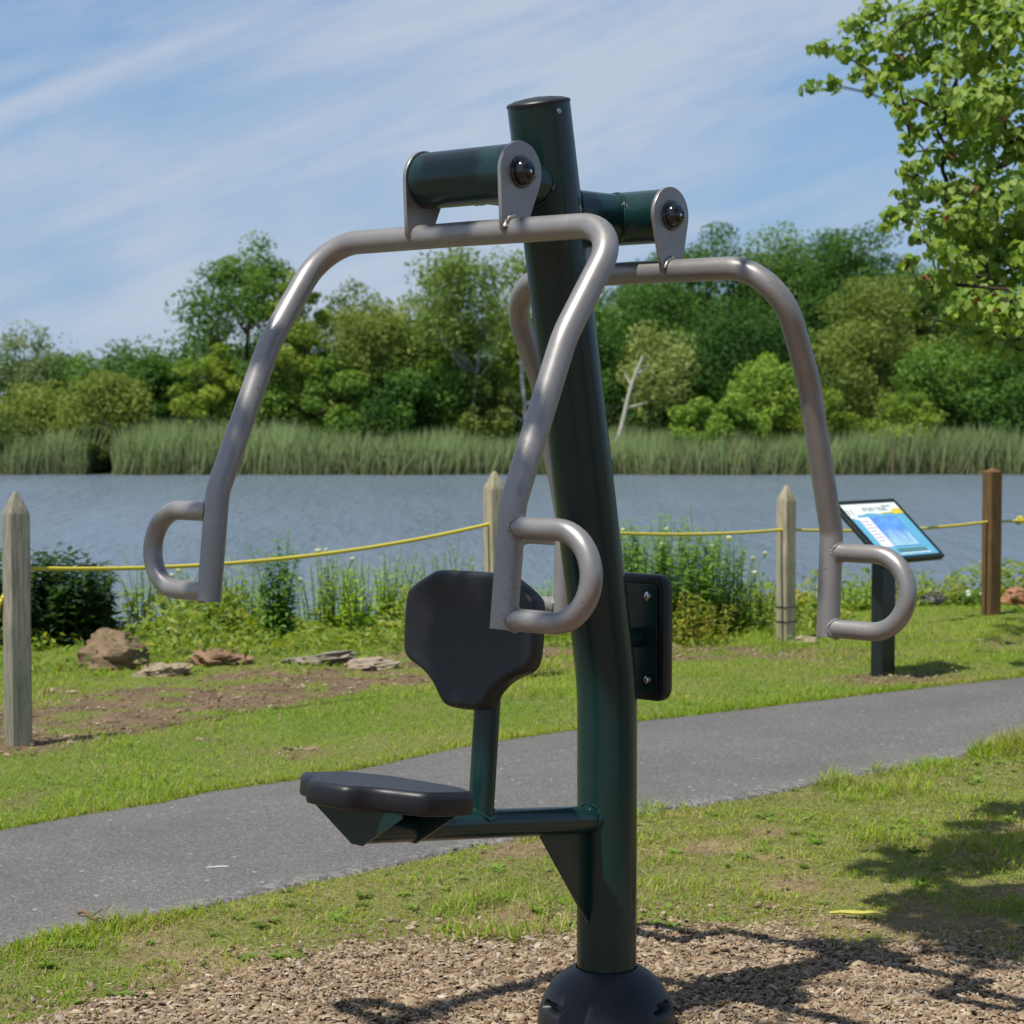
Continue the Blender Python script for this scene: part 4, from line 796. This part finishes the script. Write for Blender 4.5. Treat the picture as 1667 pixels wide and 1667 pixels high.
ftree(1345, 640, 46, 88, 'low yellow green shrub just right of the right press arm', *YG, cat='shrub', name='shrub', n=3200, ncl=24, z0=.0, seed=76)
ftree(1470, 640, 52, 88, 'low olive shrub in the reeds left of the brown post', *YG, cat='shrub', name='shrub', n=3400, ncl=26, z0=.0, seed=77)
ftree(1060, 535, 62, 90, 'sparse pale tree with a white trunk leaning right', (.07, .095, .035), (.15, .17, .075), n=1500, ncl=18, z0=.35, openness=.2, cl=.6, bark=(.02, .02, .02), trunk_r=.03, limbs=4, seed=78)
def snag(px0, py0, px1, py1, Y, r, label, forks):
    a = AT(px0, py0, Y); b = AT(px1, py1, Y); mb = MB(); n = 10; a[2] = min(a[2], float(hgt(a[0], Y)))
    pts = [a + (b - a) * t + np.array([.10 * math.sin(6 * t), 0, 0]) for t in [k / n for k in range(n + 1)]]; mb.tube(pts, [r * (1 - .6 * k / n) for k in range(n + 1)], 9)
    for t, dx, dz in forks: q = a + (b - a) * t; mb.tube([q, q + np.array([dx * .5, .1, dz * .45]), q + np.array([dx, .2, dz])], [r * .5, r * .35, r * .12], 7)
    m = wood_grain((.50, .47, .42), 'pale_bark'); tag(mb.build('dead_tree', m, None, 60), label, 'dead tree', 'bare white trunks on the far shore')
snag(852, 690, 853, 535, 88.2, .14, 'upright bare white trunk just left of the machine post', [(.35, -.5, .35), (.45, .55, .5), (.7, -.3, .5)])
snag(985, 700, 1048, 580, 88.4, .13, 'bare white trunk leaning right beside the machine post', [(.55, .9, .25), (.72, -.35, .7), (.85, .5, .4)])

def woodland():
    Vs, Fs, Cs, off = [], [], [], 0; r = np.random.default_rng(5)
    prof_x = [-200, 0, 100, 290, 420, 540, 640, 830, 960, 1100, 1250, 1420, 1550, 1700, 1900]; prof_y = [556, 560, 556, 556, 535, 515, 520, 520, 480, 430, 410, 405, 430, 440, 450]
    for k in range(270):
        px = r.uniform(-200, 1880) if k < 150 else (r.uniform(-1000, -150) if k % 2 else r.uniform(1830, 2900)); Y = r.uniform(104, 128); top = np.interp(px, prof_x, prof_y) + r.uniform(0, 70); x = AT(px, 650, Y)[0]; zt = AT(px, top, Y)[2]; R = r.uniform(2.0, 3.2); z0 = zt - r.uniform(4.5, 7)
        n = 1500; P, C, d, idx, rad = crown_points(n, R, zt - z0, z0, 26, R * .34, .4, 300 + k); P[:, 0] += x; P[:, 1] += Y; V, FF = scatter(LEAF_T, LEAF_F, P, randrot(n, d * .9 + np.array([0, 0, .7]), .8), .26 * r.uniform(.6, 1.3, n))
        b = r.uniform(0, 1); c = np.array([.024, .052, .018]) * (1 - b) + np.array([.055, .095, .028]) * b; tone = (r.uniform(.6, 1.5, 26)[idx])[:, None]; Vs.append(V); Fs.append(FF + off); off += len(V); Cs.append(np.repeat(c * tone * np.array([2.3, 2.25, 2.0]), 4, 0))
    # dim understorey between the stems
    n = 26000; px = r.uniform(-150, 1820, n); Y = r.uniform(93, 100, n); P = np.stack([(px - SZ / 2) / FPX * Y, Y, 0 * Y], 1); P[:, 2] = hgt(P[:, 0], P[:, 1]) + r.uniform(0, 2.6, n); V, FF = scatter(LEAF_T, LEAF_F, P, randrot(n, np.array([0, -.5, .7]), .9), .28 * r.uniform(.6, 1.3, n)); Vs.append(V); Fs.append(FF + off); Cs.append(np.repeat(np.array([.025, .045, .015]) * r.uniform(.5, 1.6, (n, 1)), 4, 0))
    tag(npmesh('woodland', np.concatenate(Vs), [np.concatenate(Fs)], M_FARLEAF, None, np.concatenate(Cs)), 'continuous green wood on the rise behind the shore trees', 'woodland', kind='stuff')
woodland()

# ------------------------------------------------------------------ near trees
def grow(mb, C, root, r0=.03):
    """twigs: every bough tip is joined to the nearest tip that lies closer to the limb root"""
    d = np.linalg.norm(C - root, axis=1); o = np.argsort(d); par = {}; load = np.ones(len(C))
    for n_, i in enumerate(o):
        prev = o[:n_]
        if n_ < 4: par[i] = -1; continue
        e = np.linalg.norm(C[prev] - C[i], axis=1) + .25 * np.abs(d[prev] - d[i]); par[i] = prev[np.argmin(e)]
    for i in o[::-1]:
        if par[i] >= 0: load[par[i]] += load[i]
    for i in o:
        a = root if par[i] < 0 else C[par[i]]; b = C[i]; L = np.linalg.norm(b - a); w = min(r0, .0035 * math.sqrt(load[i])); j = np.random.default_rng(int(i)).normal(0, .09 * L, (2, 3))
        mb.tube([a, a * .66 + b * .34 + j[0] + np.array([0, 0, .04 * L]), a * .33 + b * .67 + j[1] + np.array([0, 0, .05 * L]), b], [w, w * .95, w * .9, w * .8 if load[i] > 1 else w * .4], 6)
def redbud():
    bx, by = 4.6, 12.6; z = float(hgt(bx, by)); root = empty('redbud_tree', (bx, by, z)); tag(root, 'heart leaved tree whose branches hang in from the upper right corner', 'tree'); r = np.random.default_rng(77)
    cl = [(1318, 146, 16), (1350, 140, 20), (1375, 85, 22), (1345, 78, 18), (1325, 82, 10), (1392, 45, 26), (1420, 20, 30), (1400, 118, 22), (1440, 70, 36), (1415, 142, 16), (1460, 110, 34), (1490, 30, 44), (1480, 160, 22), (1510, 95, 40), (1550, 30, 56), (1448, 165, 14), (1520, 160, 34), (1560, 110, 50), (1610, 60, 70), (1476, 225, 14), (1500, 215, 20), (1540, 200, 34), (1590, 170, 50), (1640, 140, 60), (1475, 275, 16), (1500, 268, 18), (1535, 255, 32), (1580, 240, 44), (1640, 230, 60), (1462, 318, 14), (1500, 315, 28), (1545, 310, 36), (1600, 310, 54), (1660, 320, 60), (1450, 352, 20), (1480, 352, 24), (1440, 372, 10), (1525, 365, 34), (1580, 375, 48), (1640, 390, 60), (1495, 390, 20), (1530, 410, 26), (1560, 430, 40), (1620, 450, 56), (1480, 430, 16), (1530, 460, 34), (1590, 490, 46), (1650, 510, 54), (1550, 510, 30), (1490, 515, 12), (1600, 545, 34), (1650, 570, 30), (1560, 470, 30), (1500, 470, 16), (1470, 200, 16), (1462, 178, 14), (1480, 245, 16), (1430, 130, 18), (1405, 95, 20), (1450, 135, 22), (1475, 60, 34), (1475, 185, 18), (1490, 290, 18), (1485, 330, 20)]
    for _ in range(26):
        px, py = r.uniform(1560, 1720), r.uniform(-20, 560)
        if px > 1530 + 60 * math.sin(py / 60.) ** 2: cl.append((px, py, r.uniform(34, 56)))
    C = [];
    for px, py, q in cl: Y = r.uniform(11.2, 13.4) - .5 * (py > 350); p = AT(px, py, Y); C.append((*p, q * Y / FPX))
    for _ in range(95):
        a = r.uniform(0, 6.28); q = 1.9 * math.sqrt(r.uniform()); x, y = bx + .35 + q * math.cos(a), by + q * math.sin(a) * .9; zz = r.uniform(1.8, 5.2)
        if x < .2417 * y + .1 and zz < 4.2: continue
        C.append((x, y, zz, r.uniform(.16, .32)))
    C = np.array(C); seen = np.arange(len(C)) < len(cl); idx = np.repeat(np.arange(len(C)), np.where(seen, np.clip(5000 * C[:, 3] ** 2, 14, 330), 1000 * C[:, 3] ** 2).astype(int)); n = len(idx); d = r.normal(size=(n, 3)); d /= np.linalg.norm(d, axis=1)[:, None]; P = C[idx, :3] + d * (C[idx, 3] * r.uniform(0, 1, n) ** .5)[:, None] * np.array([1.05, 1.1, .8])
    # leaves hang: tip downwards, blade facing out or up
    nz = d * .8 + np.array([0, -.15, .55]) + r.normal(0, .45, (n, 3)); nz /= np.linalg.norm(nz, axis=1)[:, None]; dn = np.array([0, 0, -1.]) + r.normal(0, .35, (n, 3)); yv = dn - nz * np.sum(dn * nz, 1)[:, None]; yv /= np.linalg.norm(yv, axis=1)[:, None]; R = np.stack([np.cross(yv, nz), yv, nz], 2)
    s = r.uniform(.036, .066, n); V = np.einsum('nij,nkj->nki', R, np.array(HEART_T)[None] * s[:, None, None]) + P[:, None, :]; V = V.reshape(-1, 3) - np.array([bx, by, z]); o = (np.arange(n) * 8)[:, None, None]
    F4 = (np.array([(0, 1, 2, 3), (0, 5, 6, 7)])[None] + o).reshape(-1, 4); F3 = (np.array([(0, 3, 4), (0, 4, 5)])[None] + o).reshape(-1, 3); t = r.uniform(0, 1, (n, 1)); c = np.array([.14, .24, .04]) * (1 - t) + np.array([.30, .39, .07]) * t; br = (r.uniform(0, 1, n) < .006)[:, None]; c = np.where(br, np.array([.20, .09, .03]), c)
    npmesh('leaves', V, [F4, F3], M_LEAF, root, np.repeat(c, 8, 0))
    mb = MB(); base = np.array([0, 0, -.2]); tp = [base, np.array([-.05, 0, .8]), np.array([-.12, .03, 1.7]), np.array([.1, 0, 2.8]), np.array([.3, 0, 4.2])]; mb.tube(tp, [.12, .10, .085, .06, .03], 12)
    K = C[:, :3] - np.array([bx, by, z])
    for lo, hi, zr in ((-9, 1.75, 1.15), (1.75, 2.6, 1.6), (2.6, 3.5, 2.3), (3.5, 9, 3.2)):
        k = (K[:, 2] >= lo) & (K[:, 2] < hi); grow(mb, K[k], np.array([np.interp(zr, [0, .8, 1.7, 2.8, 4.2], [0, -.05, -.12, .1, .3]), 0, zr]))
    b = mb.build('branches', M_BARK, root, 180); at = b.data.attributes.new('col', 'FLOAT_COLOR', 'POINT'); at.data.foreach_set('color', np.tile(np.array([.05, .038, .03, 1], dtype=np.float32), len(b.data.vertices)))
redbud()

def shade_tree():
    """the tree whose boughs above the picture throw the dappled shade"""
    bx, by = 2.9, 2.6; root = empty('shade_tree', (bx, by, 0)); tag(root, 'broad shade tree standing beside the camera with boughs over the machine', 'tree'); r = np.random.default_rng(9); S = np.array(SUN) / SUN.z
    tg = []   # (point to be shaded, height of the bough, radius)
    for px, py, q in [(1500, 1420, .20), (1580, 1400, .22), (1640, 1380, .25), (1600, 1470, .22), (1660, 1480, .3), (1540, 1500, .2), (1640, 1540, .25), (1450, 1390, .09), (1480, 1470, .12), (1420, 1540, .08), (1590, 1345, .12), (1660, 1320, .16)]: tg.append((G(px, py), r.uniform(2.9, 3.8), q))
    ct, st = math.cos(TH), math.sin(TH)
    def L(u, v, z): return np.array([.2164 + u * ct + v * st, 4.86 - u * st + v * ct, z])
    for p, q in [(L(-.424, -.655, 1.565), .045), (L(-.424, -.735, 1.40), .022), (L(-.424, -.775, 1.31), .035), (L(-.424, -.81, 1.17), .05), (L(-.424, -.82, 1.07), .06), (L(-.60, -.815, 1.10), .05), (L(.424, -.735, 1.42), .022), (L(.424, -.79, 1.28), .035), (L(.424, -.81, 1.17), .045), (L(.43, -.82, 1.06), .06), (L(.56, -.815, 1.07), .04), (L(0, -.20, 1.66), .05), (L(.02, -.16, 1.52), .08), (L(0, -.13, 1.36), .09), (L(.02, -.10, 1.20), .09), (L(.02, -.07, 1.05), .08), (L(.05, -.05, .92), .06), (L(-.08, -.47, 1.03), .09), (L(.08, -.47, .98), .09), (L(0, -.46, .88), .08)]: tg.append((p, r.uniform(3.85, 4.4), q))
    C = np.array([[*(p + S * (h - p[2])), q] for p, h, q in tg])
    ex = []
    while len(ex) < 60:
        a = r.uniform(0, 6.28); q = 2.6 * math.sqrt(r.uniform()); c = np.array([bx + .6 + q * math.cos(a), by - 1.2 + q * math.sin(a), r.uniform(3.2, 5.5)]); 
        g = c - S * c[2]
        if g[1] < 3.4 or (g[0] > 2.0 and g[1] < 7.2): ex.append((*c, .34))
    C = np.vstack([C, np.array(ex)]); idx = np.repeat(np.arange(len(C)), np.where((C[:, 2] > 3.75) & (C[:, 3] < .2), np.clip(9000 * C[:, 3] ** 2, 26, 120), np.clip(5200 * C[:, 3] ** 2, 16, 420)).astype(int)); n = len(idx); d = r.normal(size=(n, 3)); d /= np.linalg.norm(d, axis=1)[:, None]; P = C[idx, :3] + d * (C[idx, 3] * r.uniform(0, 1, n) ** .5)[:, None]
    V, FF = scatter(LEAF_T, LEAF_F, P - np.array([bx, by, 0]), randrot(n, np.array([0, 0, 1.]), .9), np.where(C[idx, 3] < .1, .066, .085) * r.uniform(.8, 1.25, n)); t = r.uniform(0, 1, (n, 1)); npmesh('leaves', V, [FF], M_LEAF, root, np.repeat(np.array([.04, .09, .02]) * (1 - t) + np.array([.08, .14, .03]) * t, 4, 0))
    mb = MB(); tp = [(0, 0, -.2), (0, -.05, 1.2), (-.1, -.1, 2.4), (-.15, -.3, 3.8), (.1, -.6, 5.4)]; mb.tube(tp, [.2, .17, .14, .10, .05], 14)
    grow(mb, C[:, :3] - np.array([bx, by, 0]), np.array([-.12, -.2, 3.0]), .05)
    b = mb.build('branches', M_BARK, root, 180); at = b.data.attributes.new('col', 'FLOAT_COLOR', 'POINT'); at.data.foreach_set('color', np.tile(np.array([.06, .048, .04, 1], dtype=np.float32), len(b.data.vertices)))
shade_tree()

# ------------------------------------------------------------------ sky, sun, camera
def world():
    w = bpy.data.worlds.new('World'); sc.world = w; w.use_nodes = True; nt = w.node_tree; bg = nt.nodes['Background']
    sk = N(nt, 'ShaderNodeTexSky', sky_type='NISHITA'); sk.sun_disc = False; sk.sun_elevation = math.asin(SUN.z); sk.sun_rotation = math.atan2(SUN.x, SUN.y); sk.air_density = 1.0; sk.dust_density = .15; sk.ozone_density = 2.2; sk.altitude = 50
    tc = N(nt, 'ShaderNodeTexCoord'); sx = N(nt, 'ShaderNodeSeparateXYZ'); nt.links.new(tc.outputs['Generated'], sx.inputs[0])
    def layer(tilt, scale, loc, sc_, det, rough, dist):
        r1 = N(nt, 'ShaderNodeMapping'); r1.inputs['Rotation'].default_value = (0, math.radians(tilt), 0); nt.links.new(tc.outputs['Generated'], r1.inputs[0])
        r2 = N(nt, 'ShaderNodeMapping'); r2.inputs['Scale'].default_value = scale; r2.inputs['Location'].default_value = loc; nt.links.new(r1.outputs[0], r2.inputs[0])
        n_ = N(nt, 'ShaderNodeTexNoise', Scale=sc_, Detail=det, Roughness=rough, Distortion=dist); nt.links.new(r2.outputs[0], n_.inputs['Vector']); return n_.outputs['Fac']
    big = layer(14, (3.4, 1.5, 8.5), (.35, 0, .62), 1.5, 5.0, .52, .4)          # broad thin sheets
    wisp = layer(20, (4.5, 2.0, 30.0), (1.3, 0, .2), 1.6, 8.0, .62, .55)        # drawn-out fibres
    a2 = N(nt, 'ShaderNodeMath', operation='MULTIPLY_ADD'); a2.inputs[1].default_value = .62; nt.links.new(wisp, a2.inputs[0]); nt.links.new(big, a2.inputs[2])
    bias = N(nt, 'ShaderNodeMapRange'); bias.inputs[1].default_value = .02; bias.inputs[2].default_value = .26; bias.inputs[3].default_value = .05; bias.inputs[4].default_value = -.13; nt.links.new(sx.outputs[0], bias.inputs[0])
    a3 = N(nt, 'ShaderNodeMath', operation='ADD'); nt.links.new(a2.outputs[0], a3.inputs[0]); nt.links.new(bias.outputs[0], a3.inputs[1])
    f = ramp(nt, a3.outputs[0], [(.64, (0.05,) * 3), (.80, (.40,) * 3), (1.0, (.92,) * 3)])
    hz = N(nt, 'ShaderNodeMapRange'); hz.inputs[1].default_value = .0; hz.inputs[2].default_value = .22; hz.inputs[3].default_value = .9; hz.inputs[4].default_value = .25; nt.links.new(sx.outputs[2], hz.inputs[0])
    base = mixc(nt, hz.outputs[0], mixc(nt, 1.0, sk.outputs[0], SKYTINT, 'MULTIPLY'), (2.3, 3.7, 5.9))
    # a jet trail spread out into one pale streak
    st = N(nt, 'ShaderNodeMath', operation='MULTIPLY_ADD'); st.inputs[1].default_value = -.42; nt.links.new(sx.outputs[0], st.inputs[0]); nt.links.new(sx.outputs[2], st.inputs[2])
    sw = N(nt, 'ShaderNodeMath', operation='MULTIPLY_ADD'); sw.inputs[1].default_value = .045; nt.links.new(big, sw.inputs[0]); nt.links.new(st.outputs[0], sw.inputs[2])
    d_ = N(nt, 'ShaderNodeMath', operation='SUBTRACT'); d_.inputs[1].default_value = STREAK; nt.links.new(sw.outputs[0], d_.inputs[0])
    ab = N(nt, 'ShaderNodeMath', operation='ABSOLUTE'); nt.links.new(d_.outputs[0], ab.inputs[0])
    sf = ramp(nt, ab.outputs[0], [(.0, (.9,) * 3), (.0030, (.5,) * 3), (.0075, (0,) * 3)])
    en = N(nt, 'ShaderNodeMapRange'); en.inputs[1].default_value = -.09; en.inputs[2].default_value = -.16; en.inputs[3].default_value = 0.; en.inputs[4].default_value = .8; nt.links.new(sx.outputs[0], en.inputs[0])
    sm = N(nt, 'ShaderNodeMath', operation='MULTIPLY'); nt.links.new(sf, sm.inputs[0]); nt.links.new(en.outputs[0], sm.inputs[1])
    c = mixc(nt, sm.outputs[0], mixc(nt, f, base, CLOUD), CLOUD)
    nt.links.new(c, bg.inputs['Color']); bg.inputs['Strength'].default_value = SKY
SKY = .10; CLOUD = (4.6, 5.25, 6.35); SKYTINT = (.74, .86, 1.0); STREAK = .245
world()
su = bpy.data.lights.new('sun', 'SUN'); su.energy = 5.0; su.angle = math.radians(.53); su.color = (1.0, .955, .88); so = bpy.data.objects.new('sun', su); COL.objects.link(so); so.rotation_euler = SUN.to_track_quat('Z', 'Y').to_euler(); so.location = (-2, -6, 14)
cam = bpy.data.cameras.new('camera'); co = bpy.data.objects.new('camera', cam); COL.objects.link(co); co.location = (0, 0, HC); co.rotation_euler = (math.pi / 2 - PITCH, 0, 0)
cam.sensor_width = 36; cam.lens = FPX / SZ * 36; cam.clip_start = .05; cam.clip_end = 3000; cam.dof.use_dof = True; cam.dof.focus_distance = 4.6; cam.dof.aperture_fstop = 9.5
sc.camera = co
sc.view_settings.view_transform = 'Standard'; sc.view_settings.look = 'None'; sc.view_settings.exposure = 0.15; sc.view_settings.gamma = 1.0
sc.cycles.max_bounces = 6; sc.cycles.use_denoising = True
